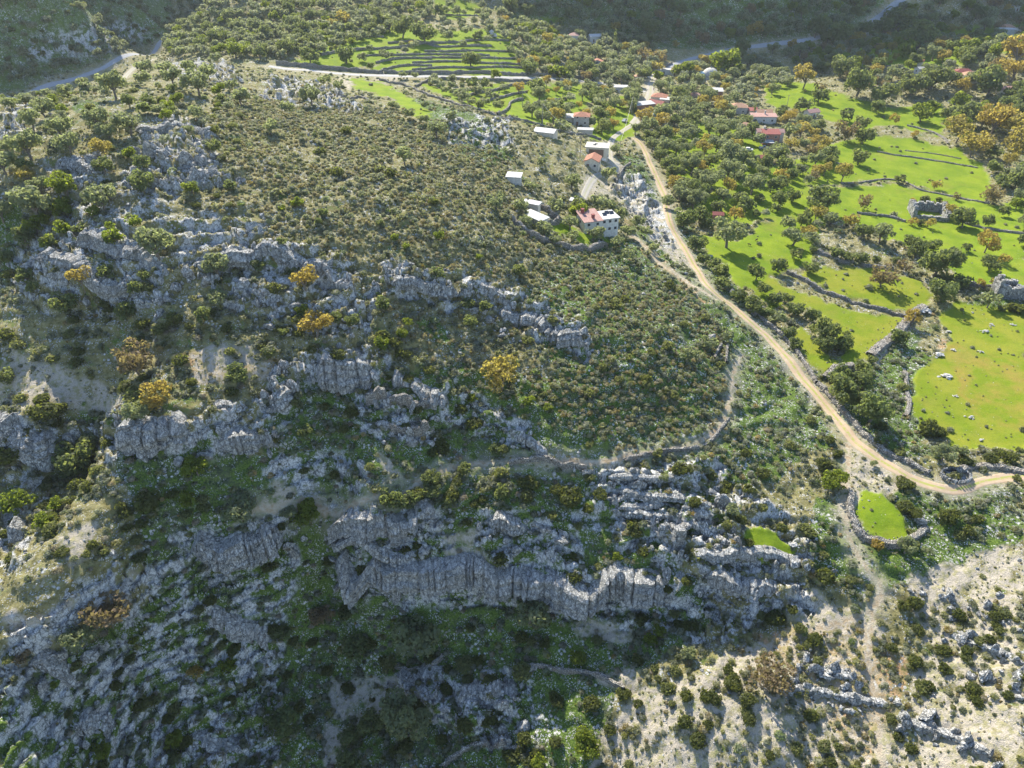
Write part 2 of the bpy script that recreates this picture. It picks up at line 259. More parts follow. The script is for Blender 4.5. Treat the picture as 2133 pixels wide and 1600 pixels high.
# ------------------------------------------------------------------ materials
class NT:
    def __init__(s, name):
        s.m = bpy.data.materials.new(name); s.m.use_nodes = True; s.t = s.m.node_tree; s.n = s.t.nodes; s.n.clear()
        s.out = s.n.new("ShaderNodeOutputMaterial")
    def new(s, kind, ins=None, **kw):
        x = s.n.new("ShaderNode" + kind)
        for k, v in kw.items(): setattr(x, k, v)
        for k, v in (ins or {}).items():
            if isinstance(v, bpy.types.NodeSocket): s.t.links.new(v, x.inputs[k])
            else: x.inputs[k].default_value = v
        return x
    def geo(s): return s.new("NewGeometry").outputs["Position"]
    def obj(s): return s.new("TexCoord").outputs["Object"]
    def noise(s, vec, scale, detail=3, rough=0.55, out=0):
        return s.new("TexNoise", {"Vector": vec, "Scale": scale, "Detail": detail, "Roughness": rough}).outputs[out]
    def voro(s, vec, scale, feature='F1', out="Distance"):
        return s.new("TexVoronoi", {"Vector": vec, "Scale": scale}, feature=feature).outputs[out]
    def ramp(s, fac, a, b, lo=0.0, hi=1.0):
        x = s.new("MapRange", {"Value": fac, "From Min": a, "From Max": b, "To Min": lo, "To Max": hi}); return x.outputs[0]
    def mix(s, fac, a, b, mode='MIX'):
        x = s.n.new("ShaderNodeMix"); x.data_type = 'RGBA'; x.blend_type = mode
        for k, v in ((0, fac), (6, a), (7, b)):
            if isinstance(v, bpy.types.NodeSocket): s.t.links.new(v, x.inputs[k])
            else: x.inputs[k].default_value = v if k == 0 else (*v, 1.0)
        return x.outputs[2]
    def math(s, op, a, b=0.0):
        x = s.n.new("ShaderNodeMath"); x.operation = op; x.use_clamp = False
        for k, v in ((0, a), (1, b)):
            if isinstance(v, bpy.types.NodeSocket): s.t.links.new(v, x.inputs[k])
            else: x.inputs[k].default_value = v
        return x.outputs[0]
    def attr(s, name, out="Color"): return s.new("Attribute", attribute_name=name).outputs[out]
    def sep(s, c): return s.new("SeparateColor", {0: c}).outputs
    def bsdf(s, col, rough=0.9, bump=None, dist=0.1, strength=1.0, metal=0.0, spec=0.25):
        p = s.new("BsdfPrincipled", {"Base Color": col if isinstance(col, bpy.types.NodeSocket) else (*col, 1), "Roughness": rough, "Metallic": metal})
        p.inputs["Specular IOR Level"].default_value = spec
        if bump is not None:
            b = s.new("Bump", {"Height": bump, "Distance": dist, "Strength": strength}); s.t.links.new(b.outputs[0], p.inputs["Normal"])
        return p.outputs[0]
    def done(s, sh): s.t.links.new(sh, s.out.inputs[0]); return s.m
MAT = {}
def rock_colour(n, pos, warm=0.25):
    a = n.noise(pos, 0.9, 4, 0.65); b = n.noise(pos, 5.0, 3, 0.6); c = n.noise(pos, 0.25, 2)
    col = n.mix(n.ramp(a, 0.35, 0.68), (0.42, 0.43, 0.435), (0.74, 0.74, 0.73))
    col = n.mix(n.ramp(b, 0.42, 0.62, 0.0, 0.75), col, (0.80, 0.79, 0.77))
    col = n.mix(n.ramp(c, 0.55, 0.75, 0, warm), col, (0.42, 0.30, 0.20))
    wp = n.mix(0.22, pos, n.noise(pos, 1.2, 3, out=1))
    wv = n.new("VectorMath", {0: pos, 1: n.new("VectorMath", {0: n.noise(pos, 1.0, 3, out=1), 1: (1.6, 1.6, 1.6)}, operation='MULTIPLY').outputs[0]}, operation='ADD').outputs[0]
    e1 = n.voro(n.new("Mapping", {"Vector": wv, "Rotation": (0.2, 0.1, 0.5), "Scale": (1.5, 0.55, 0.7)}).outputs[0], 0.8, 'DISTANCE_TO_EDGE')
    e2 = n.voro(n.new("Mapping", {"Vector": wv, "Rotation": (0.1, 0.3, 0.35), "Scale": (2.2, 0.9, 1.0)}).outputs[0], 1.5, 'DISTANCE_TO_EDGE')
    crk = n.math('MAXIMUM', n.ramp(e1, 0.03, 0.10, 1, 0), n.math('MULTIPLY', n.ramp(e2, 0.02, 0.09, 1, 0), 0.8))
    col = n.mix(n.math('MULTIPLY', crk, n.ramp(a, 0.30, 0.55, 1.0, 0.55)), col, (0.035, 0.045, 0.038))
    return col, n.math('ADD', n.math('SUBTRACT', n.math('MULTIPLY', b, 0.5), n.math('MULTIPLY', crk, 1.2)), a)
def mk_ground():
    n = NT("ground"); pos = n.geo(); A = n.sep(n.attr("cover")); B = n.sep(n.attr("cover2"))
    G, S, R = A[0], A[1], A[2]; Yl, GrSh, O = B[0], B[1], B[2]
    n1 = n.noise(pos, 0.12, 4, 0.6); n2 = n.noise(pos, 0.8, 4, 0.65); n3 = n.noise(pos, 3.2, 3, 0.6)
    vst = n.voro(pos, 2.6); vst2 = n.voro(pos, 1.1); 
    # hillside: dry grass, painted-in shade, green flushes, soil, stone
    dry = n.mix(n.ramp(n2, 0.35, 0.65), (0.14, 0.13, 0.045), (0.33, 0.30, 0.15))
    dry = n.mix(B[1], dry, n.mix(n.ramp(n2, 0.35, 0.65), (0.028, 0.050, 0.022), (0.19, 0.20, 0.13)))  # shade painted into the ground colour: darker, greener base under this mask
    green = n.mix(n.ramp(n3, 0.35, 0.65), (0.040, 0.080, 0.016), (0.16, 0.23, 0.045))
    gfac = n.ramp(n.math('ADD', n.math('ADD', n.math('MULTIPLY', n1, 0.9), n.math('MULTIPLY', n2, 0.8)), n.math('MULTIPLY', GrSh, 0.24)), 0.90, 1.08)
    hill = n.mix(gfac, dry, green)
    soil = n.mix(n3, (0.36, 0.20, 0.10), (0.50, 0.34, 0.21))
    hill = n.mix(n.math('MULTIPLY', O, n.ramp(n2, 0.4, 0.6)), hill, soil)
    rcol, rb = rock_colour(n, pos)
    stn = n.math('MULTIPLY', n.ramp(vst, 0.42, 0.30), n.ramp(n.noise(pos, 0.5, 3), 0.46, 0.58))
    stn2 = n.math('MULTIPLY', n.ramp(vst2, 0.40, 0.30), n.ramp(n.noise(pos, 0.22, 3), 0.52, 0.6))
    sfac = n.math('MAXIMUM', stn, stn2)
    hill = n.mix(sfac, hill, rcol)
    scree = n.mix(n.ramp(n.noise(pos, 6.5, 4, 0.75), 0.45, 0.62), n.mix(n3, (0.60, 0.54, 0.45), (0.45, 0.40, 0.33)), (0.34, 0.31, 0.26))
    scree = n.mix(n.math('MULTIPLY', O, n.ramp(n2, 0.45, 0.62)), scree, (0.50, 0.36, 0.22))
    scree = n.mix(n.ramp(n2, 0.47, 0.62, 0, 0.75), scree, n.mix(0.5, dry, (0.30, 0.30, 0.10)))
    col = n.mix(n.math('MULTIPLY', S, n.ramp(n.noise(pos, 0.35, 4), 0.34, 0.46)), hill, scree)
    col = n.mix(n.math('MULTIPLY', R, n.ramp(n.noise(pos, 0.30, 4), 0.46, 0.54)), col, rcol)
    fb = n.mix(n.ramp(n1, 0.35, 0.62), (0.135, 0.22, 0.008), (0.225, 0.30, 0.014))
    fy = n.mix(n.ramp(n1, 0.38, 0.60), (0.165, 0.225, 0.009), (0.245, 0.255, 0.025))
    fy = n.mix(n.math('MULTIPLY', O, n.ramp(n1, 0.40, 0.58, 0, 0.8)), fy, (0.30, 0.21, 0.05))
    fcol = n.mix(Yl, fb, fy)
    fcol = n.mix(n.ramp(n3, 0.46, 0.70, 0, 0.35), fcol, (0.27, 0.30, 0.07))
    fcol = n.mix(n.ramp(n.noise(pos, 0.055, 5, 0.7), 0.54, 0.68, 0, 0.5), fcol, (0.25, 0.23, 0.05))
    fcol = n.mix(n.ramp(n.noise(pos, 5.0, 3, 0.7), 0.40, 0.60, 0.35, 0), fcol, (0.06, 0.10, 0.01))
    fcol = n.mix(n.ramp(n2, 0.52, 0.70, 0, 0.35), fcol, (0.09, 0.15, 0.015))
    fcol = n.mix(n.math('MULTIPLY', n.ramp(vst2, 0.16, 0.10), n.ramp(n2, 0.55, 0.62)), fcol, (0.5, 0.49, 0.45))
    col = n.mix(G, col, fcol)
    col = n.mix(n.attr('path', 'Fac'), col, n.mix(n.ramp(n2, 0.4, 0.6), (0.40, 0.31, 0.20), (0.52, 0.47, 0.38)))
    bump = n.math('ADD', n.math('MULTIPLY', n3, 0.4), n.math('ADD', n2, n.math('MULTIPLY', n.noise(pos, 7.0, 3, 0.7), 0.7)))
    return n.done(n.bsdf(col, 0.95, bump, 0.35, n.math('SUBTRACT', 1.0, n.math('MULTIPLY', G, 0.65)), spec=0.1))
MAT['ground'] = mk_ground()
def mk_rock(name, warm=0.2, tint=None):
    n = NT(name); pos = n.geo(); op = n.obj()
    col, b = rock_colour(n, pos, warm)
    if tint: col = n.mix(0.5, col, tint)
    st = n.new("Mapping", {"Vector": pos, "Scale": (2.4, 2.4, 0.7)}).outputs[0]
    g = n.noise(st, 1.3, 4, 0.6)
    col = n.mix(n.ramp(g, 0.34, 0.43, 0.8, 0.0), col, (0.09, 0.095, 0.09))
    r = n.new("ObjectInfo").outputs["Random"]
    col = n.mix(n.ramp(r, 0, 1, 0, 0.25), col, (0.42, 0.41, 0.39))
    return n.done(n.bsdf(col, 0.9, n.math('ADD', n.math('MULTIPLY', g, 1.6), b), 0.3, 1.0, spec=0.15))
MAT['rock'] = mk_rock("limestone"); MAT['pale_stone'] = None; MAT['wall_stone'] = None
def mk_wallstone():
    n = NT("dry_stone"); pos = n.geo()
    v = n.new("TexVoronoi", {"Vector": n.new("Mapping", {"Vector": pos, "Scale": (1, 1, 1.7)}).outputs[0], "Scale": 2.6}); cr = n.sep(v.outputs["Color"])
    e = n.new("TexVoronoi", {"Vector": n.new("Mapping", {"Vector": pos, "Scale": (1, 1, 1.7)}).outputs[0], "Scale": 2.6}, feature='DISTANCE_TO_EDGE').outputs["Distance"]
    col = n.mix(cr[0], (0.26, 0.25, 0.23), (0.56, 0.53, 0.48)); col = n.mix(n.ramp(n.noise(pos, 0.6, 3), 0.5, 0.7, 0, 0.6), col, (0.36, 0.28, 0.20))
    col = n.mix(n.ramp(e, 0.03, 0.10, 1.0, 0.0), col, (0.06, 0.055, 0.05))
    return n.done(n.bsdf(col, 0.92, n.math('ADD', n.ramp(e, 0.0, 0.2), n.math('MULTIPLY', cr[1], 0.7)), 0.15, 1.0, spec=0.15))
MAT['wall_stone'] = mk_wallstone()
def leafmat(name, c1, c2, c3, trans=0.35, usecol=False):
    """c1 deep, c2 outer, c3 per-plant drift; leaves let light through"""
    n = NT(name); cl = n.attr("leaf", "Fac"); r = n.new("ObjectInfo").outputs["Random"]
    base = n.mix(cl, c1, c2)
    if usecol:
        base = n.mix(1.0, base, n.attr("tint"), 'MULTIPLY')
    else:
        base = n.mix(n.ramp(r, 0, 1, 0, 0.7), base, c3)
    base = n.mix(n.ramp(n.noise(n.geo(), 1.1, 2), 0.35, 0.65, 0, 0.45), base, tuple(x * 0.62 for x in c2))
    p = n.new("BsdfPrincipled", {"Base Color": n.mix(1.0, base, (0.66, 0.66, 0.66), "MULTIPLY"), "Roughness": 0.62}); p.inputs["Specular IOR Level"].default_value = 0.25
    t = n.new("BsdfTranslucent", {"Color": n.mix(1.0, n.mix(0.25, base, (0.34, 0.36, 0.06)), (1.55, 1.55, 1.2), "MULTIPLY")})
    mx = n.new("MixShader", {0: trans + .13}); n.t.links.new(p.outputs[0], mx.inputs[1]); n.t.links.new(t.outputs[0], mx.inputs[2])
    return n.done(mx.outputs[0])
LEAF = {
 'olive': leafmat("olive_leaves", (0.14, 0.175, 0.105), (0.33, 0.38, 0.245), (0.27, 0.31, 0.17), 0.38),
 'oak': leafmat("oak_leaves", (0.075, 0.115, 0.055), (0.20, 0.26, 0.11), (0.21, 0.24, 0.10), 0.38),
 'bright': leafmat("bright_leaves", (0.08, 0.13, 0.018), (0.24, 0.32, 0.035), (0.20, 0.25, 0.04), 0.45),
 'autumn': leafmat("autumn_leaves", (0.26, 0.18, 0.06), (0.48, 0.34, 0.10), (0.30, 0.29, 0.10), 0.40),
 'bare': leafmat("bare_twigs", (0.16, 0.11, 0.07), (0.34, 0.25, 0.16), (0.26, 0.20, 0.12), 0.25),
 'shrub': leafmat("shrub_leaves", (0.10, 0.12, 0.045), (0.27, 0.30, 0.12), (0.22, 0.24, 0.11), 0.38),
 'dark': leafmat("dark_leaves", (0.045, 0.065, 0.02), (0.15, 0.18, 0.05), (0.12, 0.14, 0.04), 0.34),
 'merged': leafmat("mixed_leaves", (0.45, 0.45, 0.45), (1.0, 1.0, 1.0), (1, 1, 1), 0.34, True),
}
def mk_bark():
    n = NT("bark"); pos = n.obj(); g = n.noise(n.new("Mapping", {"Vector": pos, "Scale": (6, 6, 1.5)}).outputs[0], 2.0, 4)
    return n.done(n.bsdf(n.mix(g, (0.08, 0.065, 0.05), (0.26, 0.22, 0.18)), 0.95, g, 0.05))
MAT['bark'] = mk_bark()
def flat(name, c, rough=0.8, var=0.25, scale=1.5, metal=0.0, stripes=None, spec=0.3):
    n = NT(name); pos = n.obj(); a = n.noise(pos, scale, 4, 0.6)
    col = n.mix(n.ramp(a, 0.3, 0.7), tuple(x * (1 - var) for x in c), tuple(min(1, x * (1 + var * 0.6)) for x in c)); b = a
    if stripes:
        w = n.new("TexWave", {"Vector": pos, "Scale": stripes, "Distortion": 0.2}, bands_direction='X').outputs["Fac"]
        col = n.mix(n.math('MULTIPLY', w, 0.45), col, tuple(x * 0.45 for x in c)); b = w
    return n.done(n.bsdf(col, rough, b, 0.05, 0.6, metal, spec))
MAT.update(white_wall=flat("white_render", (0.60, 0.60, 0.58)), cream_wall=flat("cream_render", (0.62, 0.57, 0.48)), grey_wall=flat("grey_concrete", (0.42, 0.41, 0.39)), red_tile=flat("red_tiles", (0.46, 0.20, 0.13), stripes=2.2),
    pink_tile=flat("faded_pink_roof", (0.50, 0.30, 0.26), stripes=1.6), dark_red=flat("dark_red_roof", (0.30, 0.09, 0.08), stripes=1.6), orange_tile=flat("orange_tiles", (0.50, 0.29, 0.19), stripes=2.2), white_roof=flat("white_metal_roof", (0.52, 0.53, 0.54), 0.5, 0.15, stripes=1.2),
    grey_roof=flat("grey_flat_roof", (0.50, 0.48, 0.44)), brick=flat("brick", (0.38, 0.20, 0.14), stripes=None), wood=flat("weathered_wood", (0.20, 0.13, 0.09)), glass=flat("window_glass", (0.03, 0.04, 0.06), 0.15, 0.1, spec=0.6), frame=flat("painted_frame", (0.55, 0.55, 0.55)),
    white_paint=flat("white_car_paint", (0.80, 0.80, 0.80), 0.3, 0.03, spec=0.5), silver_paint=flat("silver_car_paint", (0.45, 0.47, 0.50), 0.3, 0.03, spec=0.5), blue_paint=flat("blue_car_paint", (0.03, 0.10, 0.32), 0.3, 0.03, spec=0.5), black_paint=flat("dark_car_paint", (0.03, 0.035, 0.05), 0.3, 0.03, spec=0.5), tyre=flat("tyre_rubber", (0.02, 0.02, 0.02)),
    metal=flat("galvanised_metal", (0.45, 0.46, 0.47), 0.4, 0.1, metal=0.7), pole=flat("grey_pole", (0.33, 0.30, 0.26)), pale_stone=flat("pale_stone", (0.55, 0.53, 0.50), 0.9, 0.35, 1.2), canvas=flat("white_canvas", (0.66, 0.64, 0.62), 0.8, 0.06), blue=flat("blue_tank", (0.30, 0.48, 0.62)), skin=flat("skin", (0.45, 0.28, 0.2)), cloth_red=flat("dark_red_cloth", (0.25, 0.04, 0.05)), cloth_dark=flat("dark_trousers", (0.04, 0.04, 0.06)), hide=flat("dark_hide", (0.05, 0.035, 0.03)), soil=flat("bare_soil", (0.45, 0.32, 0.20)))
def mk_track(name, c1, c2, grass):
    n = NT(name); pos = n.geo(); u = n.sep(n.attr("across"))[0]; a = n.noise(pos, 1.0, 4, 0.65); b = n.noise(pos, 0.25, 3)
    col = n.mix(n.ramp(a, 0.35, 0.65), c1, c2); col = n.mix(n.ramp(b, 0.4, 0.65, 0, 0.6), col, tuple(x * 1.15 for x in c1))
    if grass > 0:
        mid = n.math('MULTIPLY', n.ramp(n.math('ABSOLUTE', n.math('SUBTRACT', u, 0.5)), 0.06, 0.14, 1, 0), n.ramp(a, 0.42, 0.52, 0.1, grass))
        edge = n.math('MULTIPLY', n.ramp(n.math('ABSOLUTE', n.math('SUBTRACT', u, 0.5)), 0.34, 0.48, 0, 1), n.ramp(a, 0.40, 0.55, 0.2, 1.0))
        col = n.mix(mid, col, (0.30, 0.32, 0.08)); col = n.mix(edge, col, (0.30, 0.31, 0.16))
    return n.done(n.bsdf(col, 0.95, a, 0.08, 0.6, spec=0.1))
MAT['track'] = mk_track("dirt_track", (0.38, 0.28, 0.19), (0.47, 0.39, 0.30), 0.9)
MAT['path'] = mk_track("footpath", (0.36, 0.29, 0.20), (0.46, 0.40, 0.32), 0.9)
MAT['lane'] = mk_track("pale_lane", (0.36, 0.335, 0.29), (0.44, 0.41, 0.37), 0.4)
MAT['asphalt'] = mk_track("worn_asphalt", (0.30, 0.31, 0.34), (0.40, 0.41, 0.43), 0.0)
MAT['concrete_road'] = mk_track("concrete_road", (0.36, 0.355, 0.35), (0.44, 0.435, 0.43), 0.0)

# ------------------------------------------------------------------ mesh helpers
def link(o, parent=None):
    COL.objects.link(o)
    if parent is not None: o.parent = parent
    return o
def mesh_np(name, V, F, mats, mi=None, smooth_=False, cols=None, tris=None):
    """V (n,3); F (m,k) quads or tris"""
    me = bpy.data.meshes.new(name); V = np.asarray(V, np.float32); F = np.asarray(F, np.int32); k = F.shape[1]
    me.vertices.add(len(V)); me.vertices.foreach_set("co", V.ravel())
    me.loops.add(F.size); me.loops.foreach_set("vertex_index", F.ravel())
    me.polygons.add(len(F)); me.polygons.foreach_set("loop_start", np.arange(len(F), dtype=np.int32) * k)
    me.update(calc_edges=True)
    if smooth_: me.polygons.foreach_set("use_smooth", np.ones(len(F), bool))
    else: me.polygons.foreach_set("use_smooth", np.zeros(len(F), bool))
    if mi is not None: me.polygons.foreach_set("material_index", np.asarray(mi, np.int32))
    for m in (mats if isinstance(mats, (list, tuple)) else [mats]): me.materials.append(m)
    for nm, arr in (cols or {}).items():
        arr = np.asarray(arr, np.float32)
        if arr.ndim == 1:
            a = me.attributes.new(nm, 'FLOAT', 'POINT'); a.data.foreach_set("value", arr)
        else:
            a = me.attributes.new(nm, 'FLOAT_COLOR', 'POINT'); a.data.foreach_set("color", np.c_[arr[:, :3], np.ones(len(arr))].astype(np.float32).ravel())
    return me
def put(name, me, parent=None, **props):
    o = link(bpy.data.objects.new(name, me), parent)
    for k, v in props.items(): o[k] = v
    return o
# ------------------------------------------------------------------ roads and paths, laid in the ground
ROADS = [  # name, label-free structure; pixels, width m, material, flatten
 ("dirt_track", "1322,288 1340,308 1356,345 1374,385 1386,415 1395,462 1410,492 1430,524 1455,566 1478,600 1528,640 1560,668 1599,702 1645,752 1679,798 1725,852 1768,905 1800,936 1844,966 1885,990 1921,1006 1960,1017 1997,1019 2048,1003 2090,996 2160,992", 3.5, 'track'),
 ("lane", "1320,258 1302,270 1288,279 1275,291 1270,316 1276,338 1287,350 1270,358 1250,364 1237,372 1224,392 1214,414", 3.3, 'lane'),
 ("village_street", "1392,140 1375,148 1362,160 1356,178 1354,200 1345,215 1333,240 1320,258", 6.0, 'lane'),
 ("concrete_road", "560,138 600,144 672,150 758,156.5 859,159.5 960,161 1069,162 1161,164.5 1237,172 1290,180 1345,192", 4.6, 'concrete_road'),
 ("asphalt_road", "1385,142 1425,127 1475,114.5 1528,102 1610,92 1692,81 1760,68 1801,51 1845,25 1900,-20", 4.6, 'asphalt'),
 ("valley_road", "-60,222 0,208 76,187 165,161 228,134 278,113 329,95 350,78", 3.8, 'asphalt'),
 ("pale_track", "255,166 266,154 282,140 300,131 320,124", 4.5, 'lane'),
 ("footpath", "1318,490 1330,502 1351,521 1376,551 1414,574 1447,598 1490,622", 1.2, 'path'),
 ("goat_path", "1545,740 1528,775 1522,820 1512,862 1495,895 1460,918 1420,932 1370,940 1320,950 1240,963 1180,962 1100,963 1010,965 950,976 905,986 865,1010 820,1036 740,1052 650,1046 580,1056 500,1075", 0.8, 'path'),
 ("slope_path", "1768,925 1766,975 1756,1030 1760,1085 1778,1140 1803,1182 1832,1225 1826,1258 1785,1285 1735,1300 1690,1315", 0.9, 'path'),
 ("lower_path", "1832,1240 1812,1300 1808,1350 1812,1410 1826,1480 1832,1540 1834,1590", 0.7, 'path'),
]
flat_w = np.zeros_like(H); flat_h = H.copy(); Hs = H.copy()
Hs = blur(Hs, 30)
PATHM = np.zeros_like(H); road_data = []; RD = np.full(H.shape, 1e9)
for nm, s, w, mt in ROADS:
    hp = hit(*np.array(P(s)).T, G=Hs); c = pline(hp[:, :2], 1.5); road_data.append((nm, c, w, mt)) if w > 2 else None
    d, _, _, _ = line_dist(GX, GY, c, w * 1.2 + 6)
    thin = w < 2
    ed = w * 0.5 + (fbm(GX * 0.4, GY * 0.4, 2, 77) - 0.5) * w * 0.25
    wt = smooth((w * 0.5 + (1.0 if thin else 2.5) - d) / (0.8 if thin else 2.3))
    H = H * (1 - wt) + Hs * wt
    RD = np.minimum(RD, d - w * 0.5)
    if thin: PATHM = np.maximum(PATHM, smooth((w * .5 + .35 - d + (fbm(GX * .8, GY * .8, 3, 78) - .5) * 1.6) / .5) * (0.55 + .45 * smooth((fbm(GX * .12, GY * .12, 2, 79) - .3) / .3)))
# village square and yards
SQUARE = "1342,172 1350,160 1365,168 1370,185 1378,205 1350,212 1340,195"
sq = blur(mask([SQUARE, "1222,318 1290,335 1300,350 1262,362 1230,352"], False), 3)
H = H * (1 - sq) + Hs * sq
mS = np.maximum(mS, mask([SQUARE, "1265,335 1292,340 1302,350 1285,365 1262,362"], False))
# near-field soil beside the track
near = smooth((3.5 - RD) / 3.0) * (RD < 50)
b3 = lambda m: blur(m.astype(np.float32), 1)
cov = np.stack([b3(mG), b3(np.maximum(mS, near * 0.55 * (1 - mG))), b3(mR)], -1).reshape(-1, 3)
cov2 = np.stack([b3(mY), b3(mGreenShade), b3(mO)], -1).reshape(-1, 3)
V = np.stack([GX, GY, H], -1).reshape(-1, 3)
a = (ii[:-1, None] * NJ + jj[None, :-1]).ravel(); F = np.stack([a, a + 1, a + 1 + NJ, a + NJ], -1)
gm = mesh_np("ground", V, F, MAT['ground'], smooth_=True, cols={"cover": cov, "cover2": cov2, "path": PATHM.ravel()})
put("ground", gm, kind="structure")
# far land beyond the fan, so no edge shows from a side step
def zt(x, y): return grid_at(H, x, y)
for nm, c, w, mt in road_data:
    t = np.gradient(c, axis=0); t /= np.hypot(*t.T)[:, None] + 1e-9; nrm = np.c_[-t[:, 1], t[:, 0]]
    ac = np.linspace(-0.5, 0.5, 9); wob = 1 + (vnoise(np.arange(len(c)) * 0.35, np.zeros(len(c)), 5) - 0.5) * 0.25
    VV = []; AC = []
    for k in ac:
        p = c + nrm * (k * w * wob)[:, None]; z = zt(p[:, 0], p[:, 1]) + 0.07 - 0.30 * smooth((abs(k) - 0.40) / 0.10)
        VV.append(np.c_[p, z]); AC.append(np.full(len(c), k + 0.5))
    VV = np.stack(VV, 1).reshape(-1, 3); AC = np.stack(AC, 1).reshape(-1)
    n_, m_ = len(c), len(ac); a = (np.arange(n_ - 1)[:, None] * m_ + np.arange(m_ - 1)[None]).ravel()
    me = mesh_np(nm, VV, np.stack([a, a + m_, a + m_ + 1, a + 1], -1), MAT[mt], smooth_=True, cols={"across": np.c_[AC, AC, AC]})
    put(nm, me, kind="structure")
# ------------------------------------------------------------------ plant and rock shapes
def unit(v): return v / (np.linalg.norm(v, axis=-1, keepdims=True) + 1e-9)
def leafcloud(rng, lobes, n, size, tang=0.45, lean=0.5, aspect=1.0):
    """n leaf clumps spread over the outer shells of the lobes; lobes: (x,y,z,rx,rz)"""
    L = np.array(lobes); w = L[:, 3] ** 2; pick = rng.choice(len(L), n, p=w / w.sum()); C = L[pick]
    d = unit(rng.normal(size=(n, 3))); d[:, 2] = np.where(rng.random(n) < 0.35, np.abs(d[:, 2]), d[:, 2])
    r = 0.62 + 0.42 * rng.random(n) ** 0.6
    p = C[:, :3] + d * r[:, None] * np.c_[C[:, 3], C[:, 3], C[:, 4]]
    nm = unit(d + rng.normal(size=(n, 3)) * tang); t = unit(np.cross(nm, rng.normal(size=(n, 3)))); b = np.cross(nm, t)
    s = size * (0.55 + 0.9 * rng.random(n))[:, None]
    q = np.stack([p - t * s * aspect - b * s * .55, p + t * s * .2 * aspect - b * s * .9, p + t * s * aspect + b * s * .5, p - t * s * .3 * aspect + b * s * .95], 1)
    lv = rng.random(len(L))[pick] * 0.45 + rng.random(n) * 0.55
    return q.reshape(-1, 3), np.arange(4 * n).reshape(-1, 4), np.repeat(lv, 4)
def tube(pts, rad, k=6):
    pts = np.asarray(pts, float); n = len(pts); V = []
    for i in range(n):
        t = unit((pts[min(i + 1, n - 1)] - pts[max(i - 1, 0)])[None])[0]; a = unit(np.cross(t, [0.3, 0.9, 0.2])[None])[0]; b = np.cross(t, a)
        for j in range(k):
            w = 2 * math.pi * j / k; V.append(pts[i] + (a * math.cos(w) + b * math.sin(w)) * rad[i])
    F = [[i * k + j, i * k + (j + 1) % k, (i + 1) * k + (j + 1) % k, (i + 1) * k + j] for i in range(n - 1) for j in range(k)]
    F += [[0, 1, 2, 3], [(n - 1) * k + q for q in (0, 1, 2, 3)]]
    return np.array(V), np.array(F)
def join(parts):
    V = []; F = []; n = 0
    for v, f in parts: V.append(v); F.append(np.asarray(f) + n); n += len(v)
    return np.vstack(V), np.vstack(F)
def lobeset(rng, n, cz, R, H_, fill=0.55, lo=0.20, hi=0.30, flat=0.9):
    out = [(0, 0, cz, R * 0.50, H_ * 0.52)]
    for i in range(n):
        a = 2 * math.pi * (i + rng.random() * .7) / n * 1.618; rr = R * (0.35 + 0.65 * rng.random() ** .6) - lo * .6; r = rng.uniform(lo * .8, hi * 1.12)
        z = cz + (rng.random() * 1.7 - 0.75) * H_ * math.sqrt(max(0.05, 1 - (rr / R) ** 2)) * fill
        out.append((max(rr, .05) * math.cos(a), max(rr, .05) * math.sin(a), z, r, r * flat))
    return out
def trunkset(rng, lobes, h, r, top=0.9, n=4, twist=0.05):
    b = np.array([0, 0, -0.15]); f = np.array([rng.normal() * twist, rng.normal() * twist, h])
    parts = [tube([b, b * .4 + f * .3 + rng.normal(size=3) * .015, f], [r * 1.5, r, r * .8], 7)]
    idx = rng.permutation(len(lobes) - 1)[:n] + 1
    for i in idx:
        c = np.array(lobes[i][:3]); m = f * .5 + c * .5 + np.array([0, 0, .04]) + rng.normal(size=3) * .02
        parts.append(tube([f * .92, m, f * (1 - top) + c * top], [r * .6, r * .38, r * .12], 5))
    return join(parts)
TREE = {}
def tree_kind(kind, nvar, fn):
    for lod, mul, sz in (("hi", 1.0, 1.0), ("mid", 0.34, 1.65), ("lo", 0.12, 2.7)):
        TREE[kind, lod] = []
        for s in range(nvar):
            rng = np.random.default_rng(hash((len(kind) * 131 + ord(kind[0]) * 7 + s * 13)) % 99991)
            TREE[kind, lod].append(fn(rng, mul, sz))
def k_olive(rng, mul, sz):
    lb = lobeset(rng, 13, 0.60, 0.47, 0.33, 0.75, .13, .20, 0.85)
    return leafcloud(rng, lb, int(4200 * mul), .021 * sz), trunkset(rng, lb, 0.30, 0.045, n=6, twist=.07)
def k_oak(rng, mul, sz):
    lb = lobeset(rng, 16, 0.48, 0.48, 0.38, 0.85, .13, .21, 0.9)
    return leafcloud(rng, lb, int(4600 * mul), .022 * sz), trunkset(rng, lb, 0.25, 0.04, n=5)
def k_autumn(rng, mul, sz):
    lb = lobeset(rng, 15, 0.55, 0.46, 0.36, 0.85, .12, .19, 0.9)[1:]
    return leafcloud(rng, lb, int(2700 * mul), .020 * sz, .9), trunkset(rng, lb, 0.28, 0.032, n=9)
def k_bare(rng, mul, sz):
    lb = lobeset(rng, 15, 0.52, 0.47, 0.38, 0.9, .12, .2, 0.9)[1:]; lc = leafcloud(rng, lb, int(2300 * mul), .017 * sz, 1.5, aspect=1.7)
    tv = [trunkset(rng, lb, 0.2, 0.03, n=12)]
    for i in range(26 if mul > .3 else 8):
        l = lb[rng.integers(len(lb))]; c = np.array(l[:3]); e = c + unit(rng.normal(size=(1, 3)))[0] * l[3] * 1.1
        tv.append(tube([c * .6 + np.array([0, 0, .1]), c, e], [.012, .008, .003], 4))
    return lc, join(tv)
